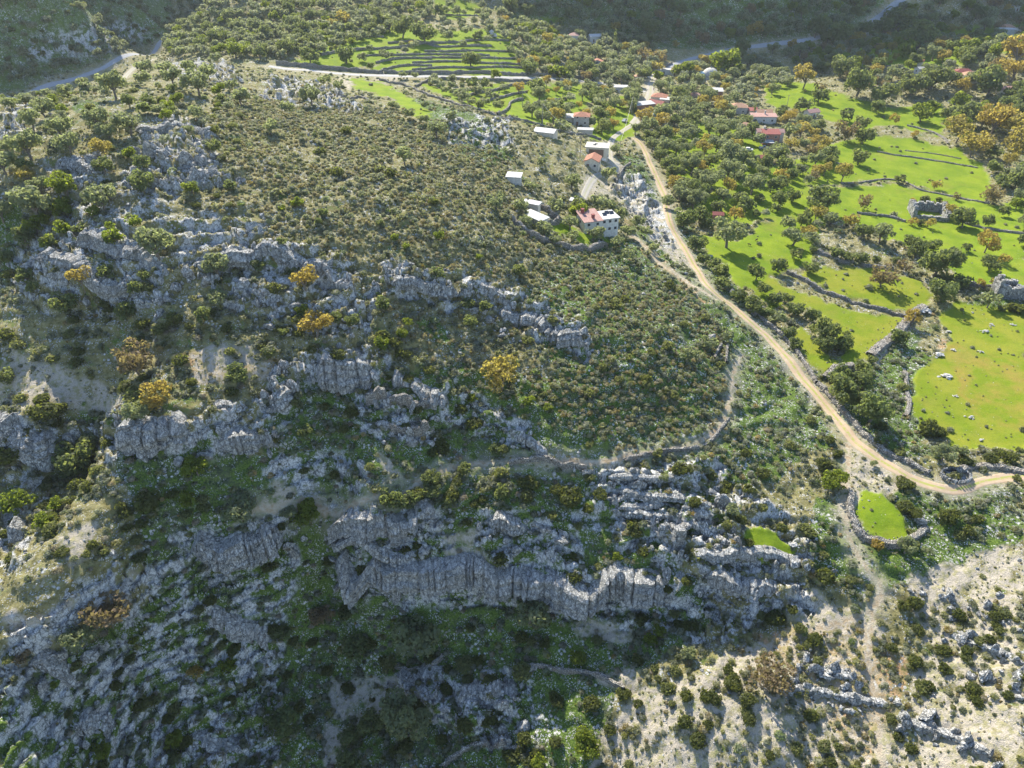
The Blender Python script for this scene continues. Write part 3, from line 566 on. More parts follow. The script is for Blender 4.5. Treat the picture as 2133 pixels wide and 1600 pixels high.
def k_shrub(rng, mul, sz):
    lb = [(0, 0, .28, .34, .3)] + [(math.cos(a) * .3 * rng.uniform(.6, 1), math.sin(a) * .3 * rng.uniform(.6, 1), rng.uniform(.18, .42), rng.uniform(.14, .22), rng.uniform(.14, .22)) for a in np.linspace(0, 6.28, 10)[:-1]]
    return leafcloud(rng, lb, int(2600 * mul), .026 * sz), trunkset(rng, lb, 0.12, 0.025, n=4)
def k_conifer(rng, mul, sz):
    lb = [(rng.normal() * .015, rng.normal() * .015, .15 + .24 * i, .30 - .035 * i, .2) for i in range(7)]
    return leafcloud(rng, lb, int(3000 * mul), .024 * sz), trunkset(rng, lb, 0.4, 0.03, n=2)
for kd, nv, fn in (("olive", 6, k_olive), ("oak", 6, k_oak), ("autumn", 4, k_autumn), ("bare", 3, k_bare), ("shrub", 5, k_shrub), ("conifer", 2, k_conifer)): tree_kind(kd, nv, fn)
KINDS = {  # code: (shape, leaf material, name, category, noun, groundward drop, crown spread/height tweak)
 'o': ('olive', 'olive', 'olive_tree', 'olive tree', 'grey-green olive tree', .50), 'k': ('oak', 'oak', 'oak_tree', 'oak tree', 'dark green evergreen oak', .42),
 'g': ('oak', 'bright', 'bay_tree', 'tree', 'bright green bushy tree', .42), 'a': ('autumn', 'autumn', 'autumn_tree', 'tree', 'golden orange autumn tree', .46),
 'b': ('bare', 'bare', 'bare_tree', 'tree', 'thin brown half-bare tree', .44), 's': ('shrub', 'shrub', 'shrub', 'shrub', 'rounded grey-green shrub', .25),
 'd': ('shrub', 'dark', 'mastic_bush', 'bush', 'dark green spreading bush', .25), 'c': ('conifer', 'oak', 'cypress_tree', 'cypress', 'tall dark cypress', .7)}
REG = []                                # everything that gets its label from its neighbours
def near_px(p):
    u, v = to_px(p[0], p[1], p[2]); return float(u), float(v)
MESHES = {}
def tree_mesh(kind, lod, var, mat):
    key = (kind, lod, var, mat)
    if key not in MESHES:
        (V, F, lv), (TV, TF) = TREE[kind, lod][var]
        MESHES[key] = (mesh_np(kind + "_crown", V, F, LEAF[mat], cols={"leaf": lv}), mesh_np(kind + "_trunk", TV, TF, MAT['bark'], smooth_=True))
    return MESHES[key]
def depth_of(p): return p[1] * CP - (p[2] - CAM[2]) * SP
def plant(code, pos, size, px):
    kind, mat, name, cat, noun, _ = KINDS[code]
    lod = 'hi' if px > 44 else 'mid' if px > 17 else 'lo'
    var = random.randrange(len(TREE[kind, lod])); cm, tm = tree_mesh(kind, lod, var, mat)
    single = code in 'sd' or px < 15
    ht = size * random.uniform(0.88, 1.12) * (1.0 if kind != 'conifer' else 1.0)
    if single:
        o = put(name, cm); o.location = pos
        o.scale = (size * random.uniform(.9, 1.15), size * random.uniform(.9, 1.1), ht); o.rotation_euler = (0, 0, random.uniform(0, 6.28))
    else:
        o = link(bpy.data.objects.new(name, None)); o.empty_display_size = .5; o.location = pos; o.scale = (size, size * random.uniform(.9, 1.1), ht); o.rotation_euler = (random.gauss(0, .03), random.gauss(0, .03), random.uniform(0, 6.28))
        put("crown", cm, o); put("trunk", tm, o)
    o["category"] = cat; o["group"] = {'o': "olive trees of the valley", 'k': "evergreen oaks of the valley", 'g': "bright green trees on the rocks", 'a': "trees in autumn colour", 'b': "half-bare trees", 's': "rounded shrubs on the slopes", 'd': "dark bushes on the slopes", 'c': "cypresses of the village"}[code]
    REG.append(dict(o=o, noun=noun, p=pos, size=size, px=px, code=code)); return o
TREES_PX = {
'o': "243,182,50 175,170,28 139,190,28 304,144,33 347,142,33 365,162,38 397,144,30 438,152,33 415,177,50 304,167,30 99,225,45 68,253,40 134,263,50 20,218,28 208,251,43 273,256,50 228,273,38 144,296,50 68,306,58 15,339,50 504,203,35 410,235,30 486,182,25 89,387,38 228,395,45 450,122,25 78,428,76 218,413,58 8,440,43 334,506,68 456,552,50 458,620,43 1034,423,33 1085,435,30 1136,478,33 1194,491,28 1237,489,33 1187,463,33 1159,435,33 1093,461,26 1245,428,34 1266,430,30 1389,420,28 1288,448,30 1306,481,30 1344,484,26 1328,463,24 1308,529,30 1285,506,25 1361,516,20 1156,499,22 1475,714,30 1513,701,24 1437,737,28 1513,489,60 2056,626,33 679,170,28 707,180,20 649,203,38 601,228,26 568,266,33 882,220,18 854,238,24 819,220,20 879,251,20 935,243,26 912,271,36 844,327,34 927,190,16 1036,223,22 981,213,18 865,158,16 840,158,14 200,914,40 289,858,46 506,1061,66 603,1071,32 1382,997,22 1526,1063,30 1962,942,42 1995,942,28 1819,965,16 1928,1149,22 1885,1138,38 170,1322,64 864,1334,84 844,1504,100 1105,1281,70 1432,1362,26 1268,365,28 1171,266,28 1128,339,20 1194,382,36 1106,387,28 1257,258,22 1227,256,24 1280,314,20 1518,327,50 1574,291,28 1100,86,28 1128,53,28 1692,497,30 1651,492,40 1727,453,34 1834,489,40 1636,469,28 1615,665,34 1121,172,20 1185,160,20 1165,180,20 1310,165,18 1560,345,30 1540,360,28 1605,320,38 1641,275,33 2017,165,30 1670,300,26",
'k': "299,377,48 303,225,28 357,233,22 360,185,20 453,309,26 218,347,38 299,339,30 58,344,30 481,387,24 461,205,18 58,494,38 106,506,28 172,478,28 18,537,25 59,575,33 73,597,28 223,567,34 305,575,24 283,600,30 142,630,50 263,650,43 423,660,34 501,780,45 15,787,36 664,461,16 674,443,22 793,468,15 543,552,28 619,562,26 591,691,25 798,635,30 702,663,25 735,668,28 973,633,28 1011,638,24 981,671,30 912,570,28 560,732,24 588,504,20 1425,458,40 1455,451,33 1470,468,26 1450,509,36 1463,542,26 1485,552,28 1501,572,32 1506,592,28 1536,615,30 1569,638,38 1592,653,28 1574,570,34 1587,602,30 1495,430,30 1551,428,34 1541,413,30 1581,415,20 1574,446,18 1083,565,26 1651,410,28 1615,433,20 1715,418,61 1677,453,26 1656,532,26 1692,522,15 1620,553,33 1687,558,28 1794,481,36 1893,504,36 1908,522,38 1936,514,28 1946,550,66 1738,527,24 1763,535,24 1791,537,28 1824,542,18 1865,542,16 1956,609,50 1997,588,34 1967,583,26 2002,456,44 2056,464,24 2089,443,22 2009,517,18 2061,550,38 1870,703,32 1613,624,28 1638,621,26 1654,644,30 1687,659,28 1712,690,50 1712,715,40 1748,715,40 1641,693,26 1656,718,26 1763,698,16 1791,764,34 1794,792,46 1743,787,46 1814,749,18 167,957,74 636,901,28 902,995,38 902,1018,38 864,1033,34 838,1047,34 814,1043,44 971,977,26 933,1046,24 1034,937,26 1046,1028,30 1748,820,60 1809,853,72 1792,838,40 593,1504,62 778,1511,50 732,1534,46 588,1319,40 725,1590,50 750,1347,52 1442,266,26 1121,182,33 1546,99,33 981,124,36 722,119,34 646,119,36 727,63,23 798,48,33 839,63,40 887,71,46 917,28,28 996,78,22 1011,175,24 983,175,24 998,220,20 773,139,15 1748,143,43 1704,201,33 1671,221,30 1783,178,56 1834,198,46 1934,165,56 1895,178,52 1908,79,60 1722,76,33 1743,74,44 1697,61,40 1796,64,36 1829,61,38 1867,43,56 2056,173,62 1760,242,28 1827,224,30 1796,285,36 1791,257,30 2002,242,46 1972,237,32 1872,374,22 2068,351,28 2114,379,38 2086,382,30 1786,331,30 1621,321,38 1631,346,33 1605,387,33 2068,318,28 1202,430,30",
'g': "142,387,50 139,433,50 78,466,45 134,478,30 101,506,30 243,499,35 282,463,25 233,473,20 197,440,24 621,423,22 915,491,20 631,648,27 998,534,16 821,496,17 851,672,20 839,694,22 798,716,30 641,1073,50 643,1052,34 981,830,24 1141,848,20 1100,838,22 1730,1001,48 1285,1160,20 461,1162,28 215,1565,38 281,1334,20 478,1387,32 365,1542,34 116,1428,14 46,1045,54 121,1050,28 94,1086,34 413,975,46 395,1043,34 1018,1215,40 1374,1314,26 1356,1334,24 1222,1557,54 1121,1592,32 1508,134,56 1371,159,20 1154,150,24 1174,154,26 1034,157,22 1918,237,40 1941,224,26 1992,214,33 1202,443,34 1883,109,31 1202,1372,30 1417,147,38 588,435,14 846,514,15",
'a': "61,367,40 223,314,40 175,580,48 639,587,53 659,681,58 1045,787,72 337,828,62 410,1402,30 1531,448,34 1699,443,32 1679,484,30 1977,443,26 2089,542,24 1898,665,34 2023,300,60 1992,275,52 2061,254,70 2112,267,64 2114,305,60 2114,109,72 2104,148,52 1903,282,16 1783,84,23 1648,94,20 1834,125,23 1692,277,23 1666,272,33 1753,361,38 1623,369,30 1220,238,20 1407,94,13 1569,68,31 1465,127,26 694,50,22 717,43,32 1768,464,30 2048,507,44 1824,1133,28 1949,387,20 1340,96,20 1280,60,22 1495,130,24 1490,210,24 1650,265,20 1470,290,18 1370,140,22 1674,165,46 1860,250,20",
'b': "291,752,76 1834,575,58 235,1278,86 1605,1405,80 674,1286,48 1796,425,28 1883,555,26 2063,408,40 1692,369,24 1460,81,32 1689,315,24 1758,275,43 53,1372,30 1340,118,30 1375,122,28 1705,185,24 1221,160,24 1990,410,16",
's': "423,30,10 1187,613,18 281,870,20 58,899,20 182,1154,24 218,1147,32 20,1372,30 1369,944,28 1402,823,28 1225,820,28 1227,927,22 1227,995,28 1204,1096,24 1149,1073,30 1513,1094,28 1587,1058,26 1872,942,30 1903,1133,26 1895,1108,22 1684,1110,28 1715,1156,24 1783,1088,20 1664,1309,36 1771,1208,28 1811,1223,22 1659,1447,22 1715,1554,36 1745,1556,26 2079,1312,24 1364,1392,26 1404,1278,28 1369,1413,18 1399,1466,20 438,1314,24 114,747,26 2117,996,22 2122,937,22 1131,820,20 1470,660,24 1425,675,22 1500,760,26 1390,720,30 1355,735,26 1150,665,30 1240,640,22 1100,710,26 1205,600,20 1290,790,24 1345,800,30 1310,745,22",
'd': "101,856,74 311,1048,66 299,673,40 367,666,44 750,1347,40 720,1276,46 598,1407,28 811,1439,16 778,1458,12 930,1435,38 1187,1035,60 1160,1020,36 1318,1096,34 1447,1046,36 1412,977,44 1199,1162,30 1298,1446,38 1328,1466,26 1232,1466,46 1156,1547,32 1159,1458,40 1516,1395,32 1526,1423,50 1485,1456,40 1470,1450,34 1556,1458,40 1427,1451,34 1452,1542,44 1931,892,60 1955,900,36 1883,1006,42 2007,958,30 2022,965,24 2061,955,40 2099,953,42 1883,1054,44 1905,1070,36 1972,1075,50 2017,1105,32 2033,1082,28 1727,915,26 1743,945,26 1827,920,22 1827,1133,24 1615,1287,46 1903,1256,44 2012,1355,30 1967,1393,30 1933,1429,28 1650,1270,30 1880,1262,30 1995,1280,36 2060,1330,30 1480,990,34 1510,1010,30 1590,985,36 1560,1020,34 1250,1030,36 1225,1060,30 1110,1010,34 870,1030,40 489,1352,40 560,1180,34 1080,1110,30 1340,1150,28 1560,1130,24 90,830,40 130,850,36 120,880,30",
'c': "1169,235,30 1570,232,14 1312,222,18 1545,95,20 1323,226,14 1280,92,20"}
BLOCK = [(1250, 462, 42), (1240, 330, 32), (1115, 455, 40), (1195, 255, 24), (1137, 275, 20), (1218, 273, 16), (1070, 375, 16), (1370, 215, 26), (1490, 190, 16), (1545, 230, 18), (1583, 250, 28), (1595, 285, 34), (2010, 152, 22), (1930, 430, 42),
         (2095, 605, 26), (1327, 162, 10), (1565, 312, 26), (1595, 310, 16), (2100, 64, 24), (1350, 180, 20), (1467, 160, 14), (1290, 190, 14), (1590, 332, 14), (1447, 200, 10), (1910, 144, 10), (1400, 150, 20), (1688, 238, 10), (1195, 78, 10), (1240, 80, 10), (1245, 135, 10)]
placed = []
def place_tree(code, u, v, w):
    for _ in range(2):
        p = hit(u, v)
    ang = abs(math.atan2(CAM[2] - p[2], math.hypot(p[0], p[1])))
    k = KINDS[code][5] * math.cos(ang)
    p = hit(u, v + k * w); size = w * depth_of(p) / FPX * (0.95 if code in 'sd' else 1.14)
    pp = (float(p[0]), float(p[1]), float(grid_at(H, p[0], p[1])) - 0.05 * size)
    plant(code, pp, size, w * 1024 / 2133 * 2.0833 / 2.0833 * 1.0)
    placed.append((pp[0], pp[1], size))
for code, s in TREES_PX.items():
    for u, v, w in P(s): place_tree(code, u, v, w)
# the groves and woods between them
ZONES = [  # polygon, mix, size m, spacing factor, skip chance
 ("355,75 420,20 450,-20 900,-20 900,40 700,110 560,128 480,122 350,118", "kkkkkoosg", 5.4, 0.80, .05), ("560,128 700,110 900,40 960,110 900,130 780,145 600,140", "kkkoab", 4.0, 2.8, .55), ("880,-20 1060,-20 1070,100 960,110 900,60", "kkkoo", 5.2, 1.9, .6),
 ("-60,-30 280,-30 345,60 330,85 230,118 -60,195", "kkkksdo", 4.4, 0.95, .12), ("345,70 360,-20 450,-20 420,20 360,75", "kks", 5.0, 0.8, .05),
 ("1060,-20 1850,-20 1790,50 1700,72 1500,95 1350,95 1250,50 1060,30", "kkkkkogkkkb", 7.0, 0.72, .0), ("1250,52 1350,100 1420,150 1590,112 1650,180 1580,212 1620,330 1600,400 1500,440 1400,432 1372,350 1340,300 1290,262 1300,205 1200,150 1180,60", "ooooooookkka", 6.2, 0.88, .12),
 ("1040,30 1250,52 1300,120 1320,170 1100,165 1060,120", "oookkkag", 6.0, 1.05, .2), ("1640,60 1880,10 2160,-20 2160,240 2000,200 1900,205 1700,155 1600,110", "kkkkgoakb", 7.0, 0.95, .18), ("1940,250 2150,230 2150,340 2000,300", "aakkg", 8.0, 0.85, .1),
 ("1060,180 1300,180 1290,280 1230,290 1120,265", "oooka", 5.2, 1.5, .25), ("0,200 240,190 500,200 520,480 300,420 0,430", "okssdg", 3.4, 2.3, .2), ("1400,430 1600,400 1700,330 1720,480 1590,470 1480,400", "kko", 5.0, 1.9, .3),
 ("870,165 1060,175 1060,235 950,210", "kos", 3.6, 1.7, .3), ("2060,340 2150,320 2150,560 2100,470", "kokag", 6.0, 1.5, .3), ("1620,230 1700,240 1740,330 1700,400 1630,400", "okaak", 5.5, 1.25, .2)]
fill = []
PT = []
bl = [(float(hit(u, v)[0]), float(hit(u, v)[1]), r * depth_of(hit(u, v)) / FPX, u, v, r * .72) for u, v, r in BLOCK]
for zi, (s, mixk, sz, sf, skip) in enumerate(ZONES):
    poly = P(s); xs = [q[0] for q in poly]; ys = [q[1] for q in poly]
    m = pip(GU, GV, poly) & (GY > 60); step = sz * sf
    x0, x1, y0, y1 = GX[m].min(), GX[m].max(), GY[m].min(), GY[m].max()
    gx, gy = np.meshgrid(np.arange(x0, x1, step), np.arange(y0, y1, step)); gx = gx.ravel() + RNG.uniform(-.42, .42, gx.size) * step; gy = gy.ravel() + RNG.uniform(-.42, .42, gy.size) * step
    gz = grid_at(H, gx, gy); uu, vv = to_px(gx, gy, gz); ok = pip(uu, vv, poly) & (RNG.random(gx.size) > skip) & (grid_at(RD, gx, gy) > sz * .30)
    for x, y, z, u_, v_ in zip(gx[ok], gy[ok], gz[ok], uu[ok], vv[ok]):
        size = sz * 1.2 * float(np.clip(RNG.normal(1, .22), .5, 1.5)); code = mixk[RNG.integers(len(mixk))]
        if code in 'sd': size *= .7
        if any(abs(u_ - b[3]) < b[5] + 3 and -b[5] * .5 < v_ - b[4] < b[5] * 0.75 + size * 1.6 for b in bl): continue
        if any((x - a) ** 2 + (y - b) ** 2 < ((size + s_) * .36) ** 2 for a, b, s_ in placed): continue
        placed.append((x, y, size)); d = depth_of((x, y, z)); fill.append((code, (float(x), float(y), float(z) - .04 * size), size, size * FPX / d))
# which of them the camera can see at all
def visible(P3, lift):
    P3 = np.asarray(P3, float); t = P3 + np.array([0, 0, 1]) * np.asarray(lift)[:, None]; u, v = to_px(t[:, 0], t[:, 1], t[:, 2]); ok = (u > -40) & (u < IW + 40) & (v > -40) & (v < IH + 40)
    vis = ok.copy()
    for f in np.linspace(0.3, 0.99, 70):
        q = CAM + (t - CAM) * f; vis &= q[:, 2] > grid_at(H, q[:, 0], q[:, 1]) - 0.3
    return vis
vis = visible([f[1] for f in fill], [f[2] * .9 for f in fill])
fill = sorted([f for f, q in zip(fill, vis) if q], key=lambda f: -f[3])
have = {c: len(P(TREES_PX[c])) for c in TREES_PX}; wood = []
for code, pos, size, px in fill:
    cap = 285 if code in 'ok' else 290
    if have[code] < cap: have[code] += 1; plant(code, pos, size, px)
    else: wood.append((code, pos, size))
print("trees", have, "woodland", len(wood))
def merged(name, items, label=None, mat=None, kind="stuff"):
    """items: (V, F, leaf, tint, pos, scale xyz, angle)"""
    Vs, Fs, Ls, Ts, n = [], [], [], [], 0
    for V, F, lf, tint, pos, sc, an in items:
        c, s = math.cos(an), math.sin(an); W = V * np.array(sc, np.float32); X = W[:, 0] * c - W[:, 1] * s; Y = W[:, 0] * s + W[:, 1] * c
        Vs.append(np.stack([X + pos[0], Y + pos[1], W[:, 2] + pos[2]], -1)); Fs.append(F + n); Ls.append(lf); Ts.append(np.tile(np.array(tint, np.float32), (len(V), 1))); n += len(V)
    me = mesh_np(name, np.vstack(Vs), np.vstack(Fs), mat, cols={"leaf": np.concatenate(Ls), "tint": np.vstack(Ts)})
    return put(name, me, kind=kind)
TINTS = {'o': (.30, .35, .22), 'k': (.18, .24, .09), 'g': (.21, .27, .045), 'a': (.42, .30, .10), 'b': (.33, .26, .17), 's': (.22, .25, .11), 'd': (.13, .165, .055)}
items = []
for code, pos, size in wood:
    (V, F, lf), _ = random.choice(TREE[KINDS[code][0], 'lo']); f = random.uniform(.75, 1.2); t = tuple(c * f for c in TINTS[code])
    items.append((V, F, lf, t, pos, (size, size, size), random.uniform(0, 6.28)))
if items: merged("woodland", items, mat=LEAF['merged'])
# ------------------------------------------------------------------ low scrub and stones
def ico(sub):
    bm = bmesh.new(); bmesh.ops.create_icosphere(bm, subdivisions=sub, radius=1.0); V = np.array([v.co[:] for v in bm.verts], np.float32); F = np.array([[q.index for q in f.verts] for f in bm.faces]); bm.free(); return V, F
ICO = {k: ico(k) for k in (1, 2, 3, 4)}
from mathutils import noise as mn
def cushion(seed, sub, nl):
    rng = np.random.default_rng(seed); V, F = ICO[sub]; V = V.copy(); o = rng.random(3) * 50
    r = np.array([0.72 + 0.34 * mn.noise(Vector(v * 1.7 + o)) + .22 * mn.noise(Vector(v * 4 + o)) for v in V]); V = V * r[:, None] * .5
    V[:, 2] = V[:, 2] * .8 + .16; d = unit(rng.normal(size=(nl, 3))); d[:, 2] = np.abs(d[:, 2]); p = d * .44 * (0.75 + .45 * rng.random(nl))[:, None]; p[:, 2] = p[:, 2] * .9 + .12
    nm = unit(d + rng.normal(size=(nl, 3)) * .8); t = unit(np.cross(nm, rng.normal(size=(nl, 3)))); b = np.cross(nm, t); s = .085
    q = np.stack([p - t * s, p + t * s - b * s * .3, p + b * s * 1.4], 1).reshape(-1, 3)
    return np.vstack([V, q]).astype(np.float32), np.vstack([F, np.arange(3 * nl).reshape(-1, 3) + len(V)]), np.r_[rng.random(len(V)) * .6, np.repeat(rng.random(nl), 3)].astype(np.float32)
CUSH_LO = [cushion(100 + s, 2, 26) for s in range(8)]; CUSH_HI = [cushion(200 + s, 2, 220) for s in range(6)]; CUSH_BIG = [cushion(300 + s, 2, 90) for s in range(6)]
def rockshape(seed, sub):
    rng = np.random.default_rng(seed); V, F = ICO[sub]; V = V.astype(float).copy(); o = rng.random(3) * 90
    V *= np.array([1, rng.uniform(.75, 1.1), rng.uniform(.85, 1.15)])
    for k in range(rng.integers(10, 18)):
        n = unit(rng.normal(size=(1, 3)))[0]; d = rng.uniform(.42, .78); e = V @ n - d; V -= np.maximum(e, 0)[:, None] * n
    if sub >= 2:
        for i, v in enumerate(V):
            g = mn.noise(Vector((v[0] * 3.2 + o[0], v[1] * 3.2 + o[1], v[2] * .8))); h = mn.noise(Vector(v * 2.3 + o)); gr = max(0, .16 - abs(g)) / .16
            V[i] = v * (1 + .14 * h - .16 * gr * (1 if sub > 2 else .6))
    return V.astype(np.float32) * .5, F
ROCK_HI = [rockshape(400 + s, 4) for s in range(7)]; ROCK_MID = [rockshape(500 + s, 2) for s in range(10)]; ROCK_LO = [rockshape(600 + s, 1) for s in range(10)]
def scatter(step, seed, ymin=52, ymax=520):
    rng = np.random.default_rng(seed); out = []
    y = ymin
    m = (GY > ymin) & (GY < ymax)
    gx, gy = np.meshgrid(np.arange(-330, 330, step), np.arange(ymin, ymax, step)); gx = (gx + rng.uniform(-.5, .5, gx.shape) * step).ravel(); gy = (gy + rng.uniform(-.5, .5, gy.shape) * step).ravel()
    gz = grid_at(H, gx, gy); u, v = to_px(gx, gy, gz); k = (u > -60) & (u < IW + 60) & (v > -30) & (v < IH + 60); gx, gy, gz, u, v = gx[k], gy[k], gz[k], u[k], v[k]
    vis = visible(np.c_[gx, gy, gz], np.full(len(gx), .8)); return gx[vis], gy[vis], gz[vis], u[vis], v[vis], rng
aG = blur(mG, 2); aS = blur(mS, 2); aR = blur(mR, 2)
HILL = P("500,200 760,220 900,240 1060,330 1100,480 1250,520 1420,600 1520,700 1500,900 1300,940 1100,880 900,740 760,640 560,560 430,430 430,250")
LOWR = P("1230,1560 1350,1440 1500,1380 1700,1290 1900,1180 2133,1100 2200,1700 1230,1700")
SHADE = P("0,560 430,560 760,640 1000,800 1250,960 1250,1250 1600,1280 1350,1440 1200,1600 1100,1650 0,1650")
TERR = P("1100,960 1600,900 1750,950 1760,1250 1500,1250 1250,1200 1100,1150")
gx, gy, gz, u, v, rng = scatter(1.32, 5)
f_ = fbm(gx * .06, gy * .06, 3, 301); f2_ = fbm(gx * .35, gy * .35, 2, 302); G_ = grid_at(aG, gx, gy); S_ = grid_at(aS, gx, gy); R_ = grid_at(aR, gx, gy); D_ = grid_at(RD, gx, gy)
hill = pip(u, v, HILL); lowr = pip(u, v, LOWR); shd = pip(u, v, SHADE); ter = pip(u, v, TERR)
dens = np.where(hill, 1.0, np.where(lowr, .80, np.where(shd, .72, np.where(ter, .72, .45)))) * (1 - .95 * smooth(G_ * 2)) * (1 - np.where(lowr, .15, .7) * S_) * (1 - .30 * R_) * smooth((f_ - .25) / .25 + np.where(hill, .35, 0)) * (np.where(hill, .7, .4) + np.where(hill, .3, .6) * smooth((f2_ - .34) / .14)) * smooth((D_ - .3) / .8) * np.where(gy > 330, .45, 1)
keep = rng.random(len(gx)) < dens
gx, gy, gz, u, v, f_, f2_, hill, lowr, shd, ter = [q[keep] for q in (gx, gy, gz, u, v, f_, f2_, hill, lowr, shd, ter)]
n = len(gx); sz = np.clip(np.exp(rng.normal(.27, .30, n)), .6, 2.4) * np.where(hill, 1.0, np.where(shd, 1.1, .92)); clump = (f2_ > .60) & (rng.random(n) < .5) & ~hill; sz = np.where(clump, sz * 1.45, sz); sz = np.where(rng.random(n) < .012, sz * 1.8, sz)
r1 = rng.random(n); gap = placed_arr = np.array(placed)
pal = {'brown': (.34, .26, .06), 'olive': (.28, .29, .055), 'dark': (.13, .17, .055), 'grey': (.28, .31, .21), 'twig': (.38, .31, .23), 'gold': (.50, .35, .09), 'green': (.18, .27, .045)}
def choose(i):
    r = r1[i]
    if sz[i] > 1.9: return 'dark' if r < .6 else 'green' if r < .7 else 'olive'
    if hill[i]: return 'brown' if r < .42 else 'olive' if r < .72 else 'dark' if r < .92 else 'grey'
    if lowr[i]: return 'olive' if r < .62 else 'dark' if r < .80 else 'brown' if r < .92 else 'grey'
    if shd[i]: return 'dark' if r < .46 else 'olive' if r < .62 else 'grey' if r < .82 else 'twig' if r < .95 else 'gold'
    return 'dark' if r < .45 else 'olive' if r < .75 else 'grey' if r < .9 else 'gold'
px = sz * FPX / (gy * CP - (gz - CAM[2]) * SP); order = np.argsort(-px)
single = set(order[:300 - 0].tolist())
HIM = [[mesh_np("cushion", V, F, LEAF[m], cols={"leaf": lf}) for V, F, lf in CUSH_HI] for m in ('dark', 'shrub')]
items = []
for i in range(n):
    nm = choose(i); f = rng.uniform(.7, 1.25); s = float(sz[i]); sc = (s * rng.uniform(.85, 1.2), s * rng.uniform(.85, 1.2), s * rng.uniform(.75, 1.1)); a = rng.uniform(0, 6.28)
    pos = (float(gx[i]), float(gy[i]), float(gz[i]) - .03)
    if i in single and (placed_arr[:, 0] - pos[0]).__pow__(2).__add__((placed_arr[:, 1] - pos[1]) ** 2).min() > 1:
        o = put("low_bush", random.choice(HIM[0 if nm in ('dark', 'green') else 1])); o.location = pos; o.scale = sc; o.rotation_euler = (0, 0, a); o["category"] = "bush"; o["group"] = "low bushes scattered over the stony slopes"
        REG.append(dict(o=o, noun="low dark green bush" if nm in ('dark', 'green') else "low olive green bush", p=pos, size=s, px=px[i], code='L'))
    else:
        V, F, lf = (CUSH_BIG if px[i] > 13 else CUSH_LO)[rng.integers(6)]; items.append((V, F, lf, tuple(c * f for c in pal[nm]), pos, sc, a))
gx2, gy2, gz2, u2, v2, rng2 = scatter(1.05, 15, ymax=215)
G2 = grid_at(aG, gx2, gy2); D2 = grid_at(RD, gx2, gy2); k2 = (rng2.random(len(gx2)) < .55 * smooth((fbm(gx2 * .4, gy2 * .4, 2, 305) - .35) / .2) * (1 - .85 * G2)) & (D2 > .1)
TUFT = [cushion(700 + s, 1, 12) for s in range(6)]
for x, y, z in zip(gx2[k2], gy2[k2], gz2[k2]):
    V, F, lf = TUFT[rng2.integers(6)]; s = float(rng2.uniform(.3, .72)); f = rng2.uniform(.7, 1.25); nm = ('dark', 'olive', 'grey', 'olive', 'brown')[rng2.integers(5)]; items.append((V, F, lf, tuple(c * f for c in pal[nm]), (float(x), float(y), float(z) - .02), (s * 1.1, s, s), rng2.uniform(0, 6.28)))
print("scrub", len(items)); merged("scrub", items, mat=LEAF['merged'])

# stones: blocks in the outcrops, rubble everywhere
gx, gy, gz, u, v, rng = scatter(1.5, 6, ymax=330)
R_ = grid_at(aR, gx, gy); S_ = grid_at(aS, gx, gy); G_ = grid_at(aG, gx, gy); D_ = grid_at(RD, gx, gy); f_ = fbm(gx * .10, gy * .10, 3, 401)
cd = np.full(len(gx), 99.0)
for s, d in CLIFFS:
    w = hit(*np.array(P(s)).T)[:, :2]; dd, _, _, _ = line_dist(gx, gy, w, 8); cd = np.minimum(cd, dd)
edge = smooth((4.0 - cd) / 3.5)
dens = np.clip(np.maximum(R_ * .5 * smooth((f_ - .38) / .2), edge * .75), 0, 1) * (1 - G_) * smooth((D_ - 1) / 1.5) + .02 * (1 - G_) * (D_ > 1.5)
keep = rng.random(len(gx)) < dens; gx, gy, gz, edge, R_ = [q[keep] for q in (gx, gy, gz, edge, R_)]; n = len(gx)
sz = np.exp(rng.normal(0.15, .42, n)) * (1 + .55 * edge) ; sz = np.clip(sz, .6, 6.5); d = gy * CP - (gz - CAM[2]) * SP; px = sz * FPX / d; order = np.argsort(-px); single = set(order[:295].tolist())
RM = [mesh_np("rock", V, F, MAT['rock'], smooth_=False) for V, F in ROCK_HI]
Vs, Fs, k = [], [], 0
def addrock(V, F, pos, sc, rot):
    global k
    cz, s_ = math.cos(rot[2]), math.sin(rot[2]); W = V * np.array(sc, np.float32)
    cx, sx = math.cos(rot[0]), math.sin(rot[0]); W = np.stack([W[:, 0], W[:, 1] * cx - W[:, 2] * sx, W[:, 1] * sx + W[:, 2] * cx], -1)
    Vs.append(np.stack([W[:, 0] * cz - W[:, 1] * s_ + pos[0], W[:, 0] * s_ + W[:, 1] * cz + pos[1], W[:, 2] + pos[2]], -1)); Fs.append(F + k); k += len(V)
for i in range(n):
    s = float(sz[i]); tall = 1.0 + .9 * rng.random() * edge[i]; sc = (s * rng.uniform(.55, 1.3), s * rng.uniform(.6, 1.0), s * rng.uniform(.6, 1.1) * tall); pos = (float(gx[i]), float(gy[i]), float(gz[i]) + s * .10); rot = (rng.normal() * .22, rng.normal() * .2, rng.normal() * .6)
    if i in single:
        o = put("limestone_boulder", random.choice(RM)); o.location = pos; o.scale = sc; o.rotation_euler = rot; o["category"] = "boulder"; o["group"] = "limestone boulders of the outcrops"
        REG.append(dict(o=o, noun="pale limestone boulder", p=pos, size=s, px=px[i], code='R'))
    else:
        V, F = (ROCK_MID if px[i] > 7 else ROCK_LO)[rng.integers(10)]; addrock(V, F, pos, sc, rot)
gx, gy, gz, u, v, rng = scatter(1.0, 8, ymax=260)
R_ = grid_at(aR, gx, gy); G_ = grid_at(aG, gx, gy); S_ = grid_at(aS, gx, gy); D_ = grid_at(RD, gx, gy); f_ = fbm(gx * .2, gy * .2, 3, 402)
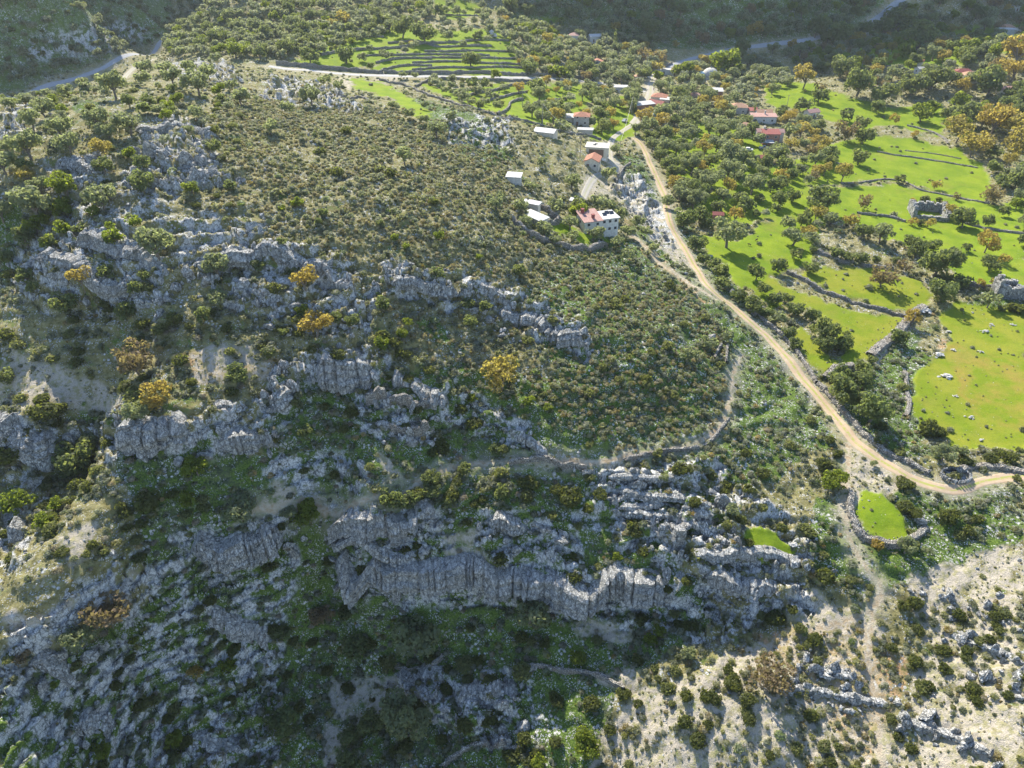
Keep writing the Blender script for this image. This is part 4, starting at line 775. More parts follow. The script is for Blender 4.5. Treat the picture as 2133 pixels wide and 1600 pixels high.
keep = rng.random(len(gx)) < (.32 * smooth((f_ - .40) / .2) * (1 - G_ * .985) + .2 * S_) * smooth((D_ - .2) / .6); gx, gy, gz = gx[keep], gy[keep], gz[keep]
for i in range(len(gx)):
    s = float(np.exp(rng.normal(-1.05, .42))); V, F = ROCK_LO[rng.integers(10)]; addrock(V, F, (gx[i], gy[i], gz[i]), (s * 1.3, s, s * .7), (0, 0, rng.uniform(0, 6.28)))
print("rubble", len(Vs)); put("rubble", mesh_np("rubble", np.vstack(Vs), np.vstack(Fs), MAT['rock']), kind="stuff")
# ------------------------------------------------------------------ limestone cliffs: fluted faces along the ledges
CLIFF_FACES = [("longest cliff band of the picture, running left to right above the shaded hollow", "690,1182 760,1196 850,1188 930,1180 1000,1188 1080,1197 1150,1207 1210,1217 1280,1216 1350,1208 1420,1208", 6.5),
 ("blocky low cliff continuing the long band to the right", "1462,1212 1530,1217 1600,1227 1652,1228", 3.4), ("fluted crag just right of the tall oak in the cleft", "682,1072 740,1082 800,1102 850,1097 922,1077", 5.0), ("narrow rock shelf between the fluted crag and the long band", "690,1134 780,1152 862,1146 900,1140", 2.2),
 ("long pale ledge under the small square green plot", "1420,1157 1500,1152 1600,1162 1682,1170", 2.4), ("left cliff band at the frame edge beside the large oak", "-20,880 60,900 112,906 150,892", 7.5), ("rounded grey cliff right of the large oak on the left", "240,900 300,908 362,888 390,880", 7.0), ("fluted cliff piece left of the broad slabs", "430,902 480,905 525,892", 5.0),
 ("tilted striped slab left of centre", "555,838 590,826 628,812", 3.6), ("stepped crag above the tilted slab", "430,852 480,846 522,850", 3.6), ("tallest pale crag holding the dark cave", "618,762 680,747 740,736 788,748", 8.5), ("steep grey ramp falling right from the cave", "800,785 870,802 962,828", 4.4),
 ("bright jagged cliff left of the cleft", "372,1136 440,1124 520,1108 612,1098", 6.5), ("white rounded boulders cliff at the left frame edge", "-20,1112 30,1104 66,1100", 5.5), ("pale block ridge ending right of mid slope", "1040,642 1090,656 1130,667 1180,682 1228,702", 4.6), ("finely striped rock band under the scrub slope", "430,542 520,532 600,542 680,562 742,592", 3.8),
 ("broken rock line continuing the striped band", "800,587 870,587 952,592", 3.2), ("low grey outcrop line above the pale block ridge", "990,600 1030,612 1066,628", 2.6), ("small cluster cliff above the gravel pocket", "1005,1077 1060,1082 1104,1087", 3.2), ("dark wall of rock in the lower centre", "945,1442 1000,1434 1084,1444", 4.6), ("rough rib left of the lower centre rock wall", "824,1408 880,1404 940,1398", 3.2),
 ("crown of the rounded rock dome on the left", "280,277 340,264 400,264 444,282", 3.2), ("lower rim of the rounded rock dome", "296,332 380,338 446,334", 3.0), ("outcrop left of the rock dome", "108,352 170,347 224,362", 3.2), ("leaning slabs of the jagged left crag", "50,566 110,546 160,566 230,586 304,604", 4.0), ("upper slabs of the jagged left crag", "150,486 220,504 290,524 334,562", 4.4),
 ("small ledge of the right slope, upper step", "1262,1002 1330,996 1404,1008", 1.1), ("small ledge of the right slope, second step", "1285,1034 1350,1042 1430,1034 1492,1052", 1.2), ("small ledge of the right slope, third step", "1285,1062 1390,1057 1424,1064", 1.1), ("small ledge of the right slope, fourth step", "1290,1084 1390,1076 1484,1088", 1.3), ("small ledge of the right slope, fifth step", "1370,1118 1450,1113 1524,1125", 1.3),
 ("short rock step over the goat path", "1070,905 1110,925 1150,948", 1.6), ("rock rib slanting down the lower left slope", "420,1260 470,1300 540,1330 590,1360", 4.0), ("leftmost rib of the lower left slope", "60,1400 110,1390 170,1420", 3.6), ("crumbling rib at the bottom left", "120,1520 200,1500 280,1530", 3.0), ("bare grey rib above the bottom frame edge", "380,1540 440,1530 520,1560", 3.4), ("low white ledge of the lower right slope, upper", "1678,1385 1740,1402 1800,1430", .9), ("low white ledge of the lower right slope, lower", "1640,1430 1720,1448 1850,1470", .9), ("long low ledge near the lower right corner", "1870,1492 1960,1530 2060,1580", .9), ("faint ledge by the right frame edge", "1990,1332 2070,1356 2140,1390", .9)]
for ci_, (lab, s, h) in enumerate(CLIFF_FACES):
    w = hit(*np.array(P(s)).T); c = pline(w[:, :2], .24); n_ = len(c); S = np.arange(n_) * .24
    c = c + np.c_[(fbm(S * .12, S * 0, 2, 900 + ci_) - .5), (fbm(S * .12, S * 0 + 5, 2, 920 + ci_) - .5)] * min(5, h)
    tg = np.gradient(c, axis=0); kk = 25; tg = np.stack([np.convolve(np.pad(tg[:, q], kk, mode='edge'), np.ones(2 * kk + 1) / (2 * kk + 1), 'valid') for q in (0, 1)], -1); tg /= np.hypot(*tg.T)[:, None] + 1e-9
    nr = np.c_[tg[:, 1], -tg[:, 0]]
    if grid_at(H, *(c + nr * 4).T).mean() > grid_at(H, *(c - nr * 4).T).mean(): nr = -nr
    sm = lambda a: np.convolve(np.pad(a, 8, mode='edge'), np.ones(17) / 17, 'valid')
    end = smooth(np.minimum(S, S[-1] - S) / (1.2 + .5 * h) + .05); zb = sm(grid_at(H, *(c + nr * (.6 + .25 * h)).T)) - .8; zt0 = sm(grid_at(H, *(c - nr * 1.2).T)); h = h * .72; zb = np.maximum(zb, zt0 - h * 1.25); gapc = smooth((vnoise(S * .28, S * 0 + 3, 990 + ci_) - .22) / .12)
    colw = 1.4 + .24 * h; u_ = S / colw + (vnoise(S * .35, S * 0, 930 + ci_) - .5) * 1.6; fr_ = u_ - np.floor(u_); idh = _hash(np.floor(u_), np.floor(u_) * 0, 940 + ci_)
    col_ = np.sqrt(np.clip(1 - (2 * fr_ - 1) ** 2, 0, 1)); u2 = S / (colw * .37) + 3; f2 = u2 - np.floor(u2); col2 = np.sqrt(np.clip(1 - (2 * f2 - 1) ** 2, 0, 1))
    top = np.maximum(zt0 + .15, zb + .5 + h * (.45 + .6 * idh) * (.3 + .7 * gapc)) * end + (zb + .4) * (1 - end) + (col_ - .7) * .5 * min(1, h / 3)
    nv = max(6, int(h / .32)); VV = []
    for j in range(nv + 1):
        t = j / nv; z = zb + (top - zb) * t; bed = (vnoise(S * .15, S * 0 + z.mean() * 0 + j * .55, 950 + ci_) - .5)
        o_ = (col_ * .85 + col2 * .22 + idh * 1.1) * min(1.9, .25 + h * .26) + bed * 1.7 * min(1, h / 3.5) + .30 * h * (1 - t) + .12 * h * math.sin(t * 3.1); o_ = o_ + (fbm(S * 1.4, S * 0 + z * 1.3, 2, 960 + ci_) - .5) * .5
        VV.append(np.c_[c + nr * (o_ * end)[:, None], z])
    for j, (bk, dz) in enumerate(((.5, .12), (1.1, .1), (1.9, -.15), (2.8, -.6), (3.8, -1.6))):
        g_ = grid_at(H, *(c - nr * bk).T); z = np.where(j < 2, top + dz + (fbm(S * .8, S * 0 + j * 2.0, 2, 970 + ci_) - .5) * .9 * min(1, h / 2), top * max(0, (3.8 - bk) / 2.7) + np.minimum(g_, top) * (1 - max(0, (3.8 - bk) / 2.7)) + dz * .6); VV.append(np.c_[c - nr * (bk * min(1, .4 + h * .15) - .3 * col_)[:, None], z])
    m_ = len(VV); VV = np.stack(VV, 1).reshape(-1, 3); a = (np.arange(n_ - 1)[:, None] * m_ + np.arange(m_ - 1)[None]).ravel()
    put("limestone_cliff", mesh_np("limestone_cliff", VV, np.stack([a, a + m_, a + m_ + 1, a + 1], -1), MAT['rock']), label=lab, category="cliff", group="limestone cliffs and ledges", kind="thing")
# ------------------------------------------------------------------ dry stone walls
WALLS = [  # label, pixels, height, thickness, stones on top
 ("long dry stone wall running across the yellow meadow to the rubble bank", "1638,568 1668,582 1700,600 1760,625 1830,646 1884,661", 1.2, 1.0, .5),
 ("wide pale rubble bank between the yellow meadow and the large right field", "1925,640 1905,652 1888,672 1868,695 1832,724 1812,742", 1.0, 3.0, 1.6),
 ("rubble wall corner below the yellow meadow above the mastic bushes", "1776,765 1752,766 1730,778 1718,792", 1.2, 2.2, 1.2),
 ("dry stone wall following the right side of the dirt track, upper stretch", "1560,648 1592,672 1640,715 1680,765 1700,800", 1.1, 1.0, .8),
 ("dry stone wall following the right side of the dirt track, lower stretch", "1704,802 1742,843 1785,890 1830,930 1880,960 1935,988", 1.0, 1.4, 1.2),
 ("field wall left of the square ruined house", "1785,445 1825,449 1855,453 1886,463", 1.3, 1.0, .5), ("field wall right of the square ruined house ending at the frame edge", "2010,466 2060,478 2133,488 2160,492", 1.2, 1.0, .5),
 ("straight stone wall along the lower side of the brightest upper field", "1827,316 1855,322 1885,326 1921,331 1972,339 2036,350", .8, .9, .6), ("faint stone row just above the straight upper field wall", "1885,314 1946,321 2002,331", .5, .6, .3),
 ("stone wall with bushes along the lower edge of the big light green field", "1750,382 1778,382 1806,379 1845,374 1883,379 1908,392 1934,400 1985,410 2061,425", .9, 1.0, .7), ("short broken wall left of the light green fields", "1705,327 1743,340 1773,346", .8, .9, .6),
 ("grey retaining wall above the narrow lane among far right trees", "1758,130 1819,137 1862,142", 2.4, 1.0, .2), ("grey retaining wall curving below the narrow lane among far right trees", "1805,167 1844,176 1883,191", 2.4, 1.0, .2),
 ("thorny dark boundary wall curving round the white house yard", "1068,460 1075,470 1098,489 1136,505 1174,515 1212,519 1262,515", 1.7, 1.4, .4), ("upper wall of the brown animal pen", "1098,427 1125,436 1147,449 1163,457", 1.8, 1.0, .4), ("lower wall of the brown animal pen", "1163,459 1158,466 1128,467 1112,468", 1.6, 1.0, .3),
 ("low wall beside the lane junction below the stone barn", "1313,342 1304,348 1295,357 1288,367 1280,378", 1.6, 1.0, .3), ("long terrace wall descending the slope between bushes and green terraces", "791,167 846,180 884,195 922,210 973,223 1024,238 1060,246 1093,253 1130,264 1161,273 1212,281 1252,291", 1.6, 1.0, .3),
 ("curled dry stone wall under two olive trees on the upper slope", "662,187 707,195 715,203 745,203 765,210 758,216", 1.2, .9, .5), ("thick curved wall between two green terraces left of the far red roofed house", "1103,234 1112,224 1118,219 1149,213 1179,208", 2.6, 1.2, .2),
 ("hooked terrace wall beside the wire pole", "1036,240 1050,235 1060,225 1065,214 1090,208", 1.8, 1.0, .3), ("third curved terrace wall under the concrete road", "1008,213 1021,209 1049,203 1069,197 1098,192", 1.6, 1.0, .3), ("second curved terrace wall under the concrete road", "971,205 980,199 998,195 1031,189 1060,183", 1.6, 1.0, .3),
 ("first terrace wall just under the concrete road", "865,182 889,171 910,166 960,166 1011,167 1069,169 1130,173", 1.8, 1.0, .2), ("short terrace wall above the curved terraces under the road", "1030,189 1070,177 1098,175", 1.4, 1.0, .3),
 ("long brown retaining wall along the concrete road, left half", "575,134 593,136 657,142 720,147 798,152.5", 3.0, 1.0, .1), ("long brown retaining wall along the concrete road, right half", "800,152.5 910,153.5 986,153 1069,157 1144,158 1242,166", 2.6, 1.0, .1),
 ("lowest terrace wall above the road with a rounded left end", "796,150 800,146 834,139 864,137 900,138", 1.6, 1.0, .3), ("terrace wall joining the brown road wall above the big oak", "859,147 922,142 986,142 1040,140 1100,143", 1.6, 1.0, .3),
 ("terrace wall reaching left behind the large dark oak, widest of the terraces", "669,116 707,109 758,104 808,102 854,97 879,92 930,90", 2.2, 1.0, .2), ("sixth terrace wall up from the road", "745,118 783,116 846,115 910,114 960,115 1020,116", 1.6, 1.0, .3),
 ("fourth terrace wall up from the road, curving at its left end", "783,132 821,124 859,122 900,123", 1.7, 1.0, .3), ("fifth terrace wall up from the road on its right part", "884,121 960,121 1036,122 1085,124", 1.5, 1.0, .3), ("third terrace wall up from the road", "859,132 935,129 998,132 1069,134 1110,136", 1.5, 1.0, .3),
 ("eighth terrace wall up from the road", "884,108 940,108 1036,107 1080,108", 1.5, 1.0, .3), ("ninth terrace wall up from the road under the grey rocks", "808,91 867,87 912,98 960,97 1024,97", 1.7, 1.0, .3), ("tenth terrace wall near the pale rock column", "932,90 960,88 1024,84 1060,86", 1.7, 1.0, .3),
 ("short high terrace wall among the upper left oaks", "735,54 760,53 778,55", 1.7, 1.0, .3), ("second high terrace wall among the upper left oaks", "740,64 780,62 821,60", 1.7, 1.0, .3), ("third high terrace wall among the upper left oaks", "700,76 745,75 800,78", 1.7, 1.0, .3), ("wall across the topmost bright green meadow", "925,32 960,33 1000,35", 1.4, .9, .3),
 ("pale ledge wall along the goat path in the middle of the slope", "1060,967 1100,960 1130,957 1150,963 1175,972 1222,977", 1.1, .8, .6), ("curved rubble kerb on the lower side of the goat path", "1300,962 1340,949 1400,939 1450,934 1482,918 1503,892 1518,876", .8, .8, .6),
 ("pale crooked wall low in the shaded gully above the gravel patch", "824,1388 859,1396 897,1389 922,1368", 1.0, .8, .6), ("long pale wall on the dark ledge right of the gully", "1085,1394 1128,1389 1174,1401 1225,1404 1262,1416 1300,1436", 1.0, .8, .6), ("curving pale wall at the bottom frame edge", "922,1599 940,1582 960,1568 998,1553 1049,1550 1090,1560", 1.0, .9, .6),
 ("rubble wall around the oval green plot", "1772,1030 1770,1060 1777,1085 1792,1113 1830,1128 1880,1133 1912,1115 1928,1100", 1.0, 1.6, 1.4), ("stone spread left of the small square green plot", "1528,1098 1535,1125 1545,1155", .9, 1.2, 1.0), ("thin field wall left of the brick barn", "1425,193 1450,197 1474,203", 1.0, .8, .3),
 ("left wall of the small old enclosure under the two olive trees", "1502,722 1494,735 1487,752", 1.2, .7, .5), ("right wall of the small old enclosure under the two olive trees", "1514,722 1513,740 1512,758", 1.0, .7, .5), ("broad masonry wall of squared blocks below the cave", "763,838 808,842 859,850 884,848 893,832", 2.2, 1.4, .2), ("lower broken ledge wall under the squared block wall", "812,894 830,900 859,901 904,902", 1.6, 1.2, .6),
 ("bush-topped field bank right of the round oak below the top fields", "1890,262 1930,272 1960,285 1975,300", 1.0, 1.4, .5), ("stone bank under the row of bushes right of the mottled meadow", "1692,525 1730,537 1790,552 1860,560", 1.0, 1.6, .8), ("scattered stone line left of the large right field", "1884,775 1888,815 1893,850 1885,868", .6, 1.2, 1.2),
 ("dark field wall left of the ruined tower", "2008,590 2040,598 2075,601", 1.4, 1.0, .4), ("stone bank along the lower right shrubs below the large field", "1990,985 2030,972 2080,974 2133,985", .8, 1.8, 1.4), ("short wall left of the orange hedge behind the village street", "1368,160 1378,150 1390,138 1400,133", 2.2, .8, .1)]
rngw = np.random.default_rng(77)
for lab, s, h, t_, st in WALLS:
    w = hit(*np.array(P(s)).T); c = pline(w[:, :2], .45 if w[:, 1].mean() < 260 else .8)
    tg = np.gradient(c, axis=0); tg /= np.hypot(*tg.T)[:, None] + 1e-9; nr = np.c_[-tg[:, 1], tg[:, 0]]
    prof = [(-.5, -.6), (-.47, .45), (-.38, .92), (-.12, 1.0), (.14, 1.0), (.38, .9), (.47, .45), (.5, -.6)]
    hv = h * (0.62 if w[:, 1].mean() > 260 else 1.0) * (0.72 + .5 * vnoise(np.arange(len(c)) * .33, np.zeros(len(c)), 3)); VV = []
    for a, b in prof:
        p = c + nr * (a * t_ * (1 + .25 * (rngw.random(len(c)) - .5)))[:, None] + rngw.normal(size=(len(c), 2)) * .07
        z = grid_at(H, c[:, 0], c[:, 1]) + (b * hv if b > 0 else -.8) + rngw.normal(size=len(c)) * .06; VV.append(np.c_[p, z])
    VV = np.stack(VV, 1).reshape(-1, 3); n_, m_ = len(c), len(prof); a = (np.arange(n_ - 1)[:, None] * m_ + np.arange(m_ - 1)[None]).ravel(); Q = np.stack([a, a + m_, a + m_ + 1, a + 1], -1)
    T = np.vstack([Q[:, [0, 1, 2]], Q[:, [0, 2, 3]]]); T = T[:, ::-1]
    Vs, Fs, k = [VV], [T], len(VV)
    for q in range(int(len(c) * st * 2.2)):
        i = rngw.integers(n_); V, F = ROCK_LO[rngw.integers(10)]; ss = rngw.uniform(.25, .65) * (1.2 if st > 1 else 1); o = rngw.normal() * t_ * .42
        x, y = c[i] + nr[i] * o; hh = hv[i] * max(0, 1 - abs(o) / (t_ * .55)); addz = float(grid_at(H, x, y)) + hh
        Vs.append(V * ss + np.array([x, y, addz])); Fs.append(F + k); k += len(V)
    wob = put("dry_stone_wall", mesh_np("dry_stone_wall", np.vstack(Vs), np.vstack(Fs), MAT['wall_stone']), label=lab, kind="thing", category="stone wall", group="dry stone walls")

# ------------------------------------------------------------------ buildings
def box(x0, y0, z0, x1, y1, z1):
    V = np.array([[x, y, z] for z in (z0, z1) for y in (y0, y1) for x in (x0, x1)], float)
    return V, np.array([[0, 2, 3, 1], [4, 5, 7, 6], [0, 1, 5, 4], [2, 6, 7, 3], [0, 4, 6, 2], [1, 3, 7, 5]])
def slab(pts, th):
    """thick sheet from 4 corner points"""
    p = np.array(pts, float); V = np.vstack([p, p - [0, 0, th]]); return V, np.array([[0, 1, 2, 3], [7, 6, 5, 4], [0, 4, 5, 1], [1, 5, 6, 2], [2, 6, 7, 3], [3, 7, 4, 0]])
def roof_geo(kind, x0, y0, x1, y1, z, rise, ov=.45):
    x0 -= ov; y0 -= ov; x1 += ov; y1 += ov; ym = (y0 + y1) / 2; xm = (x0 + x1) / 2; th = .22
    if kind == 'flat': return join([slab([(x0, y0, z + .25), (x1, y0, z + .25), (x1, y1, z + .25), (x0, y1, z + .25)], .3)])
    if kind == 'shed': return join([slab([(x0, y0, z + .1), (x1, y0, z + .1), (x1, y1, z + rise), (x0, y1, z + rise)], th)])
    if kind == 'gx': return join([slab([(x0, y0, z), (x1, y0, z), (x1, ym, z + rise), (x0, ym, z + rise)], th), slab([(x0, ym + .003, z + rise), (x1, ym + .003, z + rise), (x1, y1, z), (x0, y1, z)], th)])
    if kind == 'gy': return join([slab([(x0, y0, z), (xm, y0, z + rise), (xm, y1, z + rise), (x0, y1, z)], th), slab([(xm + .003, y0, z + rise), (x1, y0, z), (x1, y1, z), (xm + .003, y1, z + rise)], th)])
    e = min((x1 - x0), (y1 - y0)) * .48; V = np.array([[x0, y0, z], [x1, y0, z], [x1, y1, z], [x0, y1, z], [x0 + e, ym, z + rise], [x1 - e, ym, z + rise]]) if x1 - x0 >= y1 - y0 else np.array([[x0, y0, z], [x1, y0, z], [x1, y1, z], [x0, y1, z], [xm, y0 + e, z + rise], [xm, y1 - e, z + rise]])
    F = [[0, 1, 5, 4], [2, 3, 4, 5], [1, 2, 5, 5], [3, 0, 4, 4], [3, 2, 1, 0]] if x1 - x0 >= y1 - y0 else [[1, 2, 5, 4], [3, 0, 4, 5], [0, 1, 4, 4], [2, 3, 5, 5], [3, 2, 1, 0]]
    return V, F
def pymesh(name, V, F, m):
    me = bpy.data.meshes.new(name); me.from_pydata([tuple(v) for v in V], [], [tuple(dict.fromkeys(int(q) for q in f)) for f in F]); me.materials.append(m); me.update(); return me
def root(name, pos, rot, label, cat, group=None):
    o = link(bpy.data.objects.new(name, None)); o.location = pos; o.rotation_euler = (0, 0, math.radians(rot)); o["label"] = label; o["category"] = cat
    if group: o["group"] = group
    return o
def gable_fill(x0, y0, x1, y1, z, rise, kind):
    ym = (y0 + y1) / 2; xm = (x0 + x1) / 2; r = rise * .96
    if kind == 'gx': return [([[x, y0, z], [x, y1, z], [x, ym, z + r]], [[0, 1, 2]]) for x in (x0 + .01, x1 - .01)]
    if kind == 'gy': return [([[x0, y, z], [x1, y, z], [xm, y, z + r]], [[0, 1, 2]]) for y in (y0 + .01, y1 - .01)]
    return []
def house(name, label, u, v, rot, segs, cat="house", doors=((0, 0),), group="houses of the valley", yard=True):
    """segs: (x, y, w, d, h, wall mat, roof mat, roof kind, rise, windows per floor)"""
    p = hit(u, v); z = float(p[2]); r = root(name, (float(p[0]), float(p[1]), z), rot, label, cat, group); r.scale = (.88, .88, .88)
    for si, (x, y, w, d, h, wm, rm, rk, rise, nw) in enumerate(segs):
        x0, x1, y0, y1 = x - w / 2, x + w / 2, y - d / 2, y + d / 2
        V, F = box(x0, y0, -3.0, x1, y1, h); put("wall", pymesh("wall", V, F, MAT[wm]), r)
        for gv, gf in gable_fill(x0, y0, x1, y1, h, rise, rk): put("gable", pymesh("gable", gv, gf, MAT[wm]), r)
        V, F = roof_geo(rk, x0, y0, x1, y1, h + .02, rise); put("roof", pymesh("roof", V, F, MAT[rm]), r)
        floors = 2 if h > 4.6 else 1
        for fl in range(floors):
            zc = 1.5 + fl * 2.9
            for i in range(nw):
                xx = x0 + w * (i + .5) / nw
                if fl == 0 and i == 0 and si == 0:
                    fv, ff = box(xx - .6, y0 - .06, -.1, xx + .6, y0 + .05, 2.1); put("door", pymesh("door", fv, ff, MAT['wood']), r); continue
                fv, ff = box(xx - .62, y0 - .05, zc - .55, xx + .62, y0 + .05, zc + .65); f_ = put("window", pymesh("window", fv, ff, MAT['frame']), r)
                fv, ff = box(xx - .5, y0 - .09, zc - .45, xx + .5, y0 - .052, zc + .55); put("pane", pymesh("pane", fv, ff, MAT['glass']), f_)
            for sx, sg in ((x0, -1), (x1, 1)):
                if nw and d > 4:
                    a, b = sorted((sx + sg * .05, sx - sg * .05)); fv, ff = box(a, y - .6, zc - .5, b, y + .6, zc + .6); f_ = put("window", pymesh("window", fv, ff, MAT['frame']), r)
                    a, b = sorted((sx + sg * .09, sx + sg * .052)); fv, ff = box(a, y - .48, zc - .4, b, y + .48, zc + .5); put("pane", pymesh("pane", fv, ff, MAT['glass']), f_)
    return r
def chimney(r, x, y, z, h=1.4, w=.8, m='grey_wall'):
    V, F = join([box(x - w / 2, y - w / 2, z - 1.2, x + w / 2, y + w / 2, z + h), box(x - w * .62, y - w * .62, z + h + .01, x + w * .62, y + w * .62, z + h + .2)]); put("chimney", pymesh("chimney", V, F, MAT[m]), r)
r = house("white_house", "two-storey white house, one half red roofed, the other with a flat white roof", 1244, 480, 17, [(-3.6, 0, 7.0, 8.2, 5.6, 'white_wall', 'pink_tile', 'shed', 1.5, 2), (3.6, .6, 7.0, 7.4, 5.4, 'white_wall', 'white_roof', 'flat', 0, 3)])
chimney(r, -5.6, 2.2, 6.9, 1.3, 1.0, 'dark_red'); chimney(r, -3.0, -2.0, 6.0, 1.3, 1.0, 'dark_red')
for xx, yy in ((2.6, .8), (4.2, 2.2), (5.8, 1.6)):
    V, F = join([tube([(xx - .7, yy, 6.2), (xx + .7, yy, 6.2)], [.3, .3], 8), slab([(xx - .8, yy - 1.3, 5.8), (xx + .8, yy - 1.3, 5.8), (xx + .8, yy - .2, 6.4), (xx - .8, yy - .2, 6.4)], .1)]); put("solar_heater", pymesh("solar_heater", V, F, MAT['glass']), r)
r = house("stone_barn", "grey flat-roofed barn with dark open front above the small red-tiled hut", 1243, 324, -12, [(0, 1.5, 10.5, 8, 4.4, 'cream_wall', 'grey_roof', 'flat', 0, 0)], "barn")
V, F = box(-3.6, -2.72, .2, 3.4, -2.5, 3.6); put("opening", pymesh("opening", V, F, MAT['wood']), r); V, F = box(-1.6, 2.2, 4.72, -.2, 3.4, 4.8); put("skylight", pymesh("skylight", V, F, MAT['glass']), r); V, F = box(-2.2, .5, 4.72, -.8, 1.7, 4.8); put("skylight", pymesh("skylight", V, F, MAT['glass']), r)
house("tiled_hut", "small pale hut with a steep bright red tiled gable roof, in front of the grey barn", 1234, 346, -14, [(0, 0, 6.4, 8.5, 3.4, 'cream_wall', 'red_tile', 'gy', 1.7, 2)])
house("pen_shelter", "long white-roofed shelter beside the brown animal pen", 1115, 461, -50, [(0, 0, 9.5, 3.6, 2.0, 'cream_wall', 'white_roof', 'shed', .5, 0)], "shelter"); house("pen_shelter", "narrow white-roofed shelter against the upper pen wall", 1108, 432, -28, [(0, 0, 6.0, 2.2, 1.8, 'cream_wall', 'white_roof', 'shed', .4, 0)], "shelter")
house("stone_hut", "low hut with a white metal roof on the upper left of the white house", 1197, 424, -15, [(0, 0, 3.2, 2, 1.5, 'cream_wall', 'white_roof', 'shed', .4, 0)], "hut")
r = house("red_roofed_house", "house with a red tiled roof and pale flat annex left of the lane behind the terraces", 1202, 258, -8, [(2.4, 0, 8.5, 7.5, 4.8, 'grey_wall', 'red_tile', 'hip', 1.8, 2), (-5.6, 1.8, 7.0, 6, 3.4, 'cream_wall', 'white_roof', 'shed', .7, 1)])
house("canvas_shed", "white canvas-roofed shed on the hillside below the red roofed house", 1137, 282, -22, [(0, 0, 9.5, 6.5, 2.3, 'cream_wall', 'canvas', 'gx', 1.1, 0)], "shed"); house("canvas_shed", "narrow white covered shed in front of the red roofed house by the lane", 1219, 276, -8, [(0, 0, 7.8, 3.2, 1.9, 'cream_wall', 'canvas', 'gx', .7, 0)], "shed")
house("white_shed", "lone small white tin shed on the scrub slope left of the lane", 1071, 378, -10, [(0, 0, 5.2, 4.2, 2.4, 'white_wall', 'white_roof', 'shed', .5, 0)], "shed")
r = house("village_house", "village house with a red hip roof at the lower end of the street", 1373, 212, -20, [(0, 0, 10, 8, 3.6, 'cream_wall', 'red_tile', 'hip', 2.0, 2), (4.5, -4.5, 6, 5, 3.2, 'cream_wall', 'white_roof', 'shed', .6, 1)])
house("village_house", "long white metal roofed shed left of the dark red gable by the street", 1338, 228, 22, [(0, 0, 14, 5.5, 3.4, 'brick', 'white_roof', 'shed', .8, 2)], "shed"); house("village_house", "dark red gabled house just below the red hip roof at the street end", 1367, 228, -42, [(0, 0, 10, 7, 3.8, 'brick', 'dark_red', 'gx', 1.9, 2)])
house("blue_hut", "tiny pale blue hut below the dark red gabled house", 1367, 246, -6, [(0, 0, 3.8, 3.2, 3.6, 'blue', 'white_roof', 'flat', 0, 1)], "hut")
house("village_house", "pale flat-roofed house hidden in olives left of the village street", 1296, 192, -8, [(0, 0, 11, 7, 3.6, 'white_wall', 'white_roof', 'flat', 0, 3)]); house("village_house", "tiny orange-roofed kiosk beside the white van on the street", 1331, 167, 5, [(0, 0, 6.5, 5, 2.8, 'cream_wall', 'orange_tile', 'hip', 1.3, 1)], "hut")
house("village_house", "white flat-roofed house behind the top of the street", 1390, 154, -14, [(0, 0, 10, 6, 3.2, 'white_wall', 'white_roof', 'flat', 0, 2)]); house("village_house", "dark red roofed house under trees right of the street top", 1408, 157, -35, [(0, 0, 7, 6, 3.2, 'cream_wall', 'dark_red', 'gx', 1.6, 1)])
house("white_hut", "small white hut in front of the domed water tank", 1459, 173, -8, [(0, 0, 4.6, 4, 3.6, 'white_wall', 'pink_tile', 'flat', 0, 1)], "hut"); house("brick_barn", "brick barn with a white metal roof standing in the green orchard", 1486, 200, -9, [(0, 0, 11, 7, 3.8, 'brick', 'white_roof', 'shed', .9, 2)], "barn")
house("village_house", "low house with pinkish red hip roof left of the brick barn", 1447, 207, -10, [(0, 0, 8.2, 6.5, 2.8, 'cream_wall', 'pink_tile', 'hip', 1.5, 1)]); house("village_house", "house with an orange hip roof and grey walls right of the orchard", 1537, 234, -10, [(0, 0, 10.5, 7.5, 3.8, 'grey_wall', 'orange_tile', 'hip', 2.0, 2)])
r = house("village_house", "white house with orange gable in the upper cluster of the village", 1586, 252, -3, [(1.5, 3.5, 9, 7, 4.2, 'white_wall', 'orange_tile', 'gx', 2.0, 1), (0, -2.5, 15, 5.5, 3.8, 'white_wall', 'pink_tile', 'shed', .9, 3)]); chimney(r, 1.0, -1, 4.8); house("village_house", "little house with a dull purple-red roof at the left of the upper cluster", 1566, 240, -4, [(0, 0, 5.5, 5, 3.2, 'cream_wall', 'dark_red', 'shed', .9, 1)])
house("village_house", "narrow tower-like house with small orange hip roof left of the brick house", 1549, 277, -10, [(0, 0, 6, 5.5, 4.8, 'grey_wall', 'orange_tile', 'hip', 1.4, 1)])
r = house("village_house", "brick-fronted two-storey house with dark red roof behind the white canopy", 1596, 299, -3, [(1.5, 0, 9, 6, 6.0, 'brick', 'dark_red', 'shed', 1.2, 2), (2.5, 6.2, 15, 5, 5.2, 'cream_wall', 'pink_tile', 'gx', 1.5, 0)]); chimney(r, -1.5, 4, 6.6, 1.8, 1.0, 'cream_wall')
house("tin_shed", "small dark red roofed shed below the parked cars", 1590, 336, -6, [(0, 0, 5.8, 4.5, 2.4, 'brick', 'dark_red', 'gx', 1.0, 0)], "shed"); house("tin_shed", "little red-roofed shed among oaks at the top of the bright meadow", 1494, 455, -8, [(0, 0, 4.2, 3.2, 2.2, 'brick', 'dark_red', 'gx', .9, 0)], "shed")
house("village_house", "pink-roofed cottage under the trees left of the upper right meadow", 1689, 243, 20, [(0, 0, 8, 5.5, 3.2, 'white_wall', 'pink_tile', 'gx', 1.6, 1)])
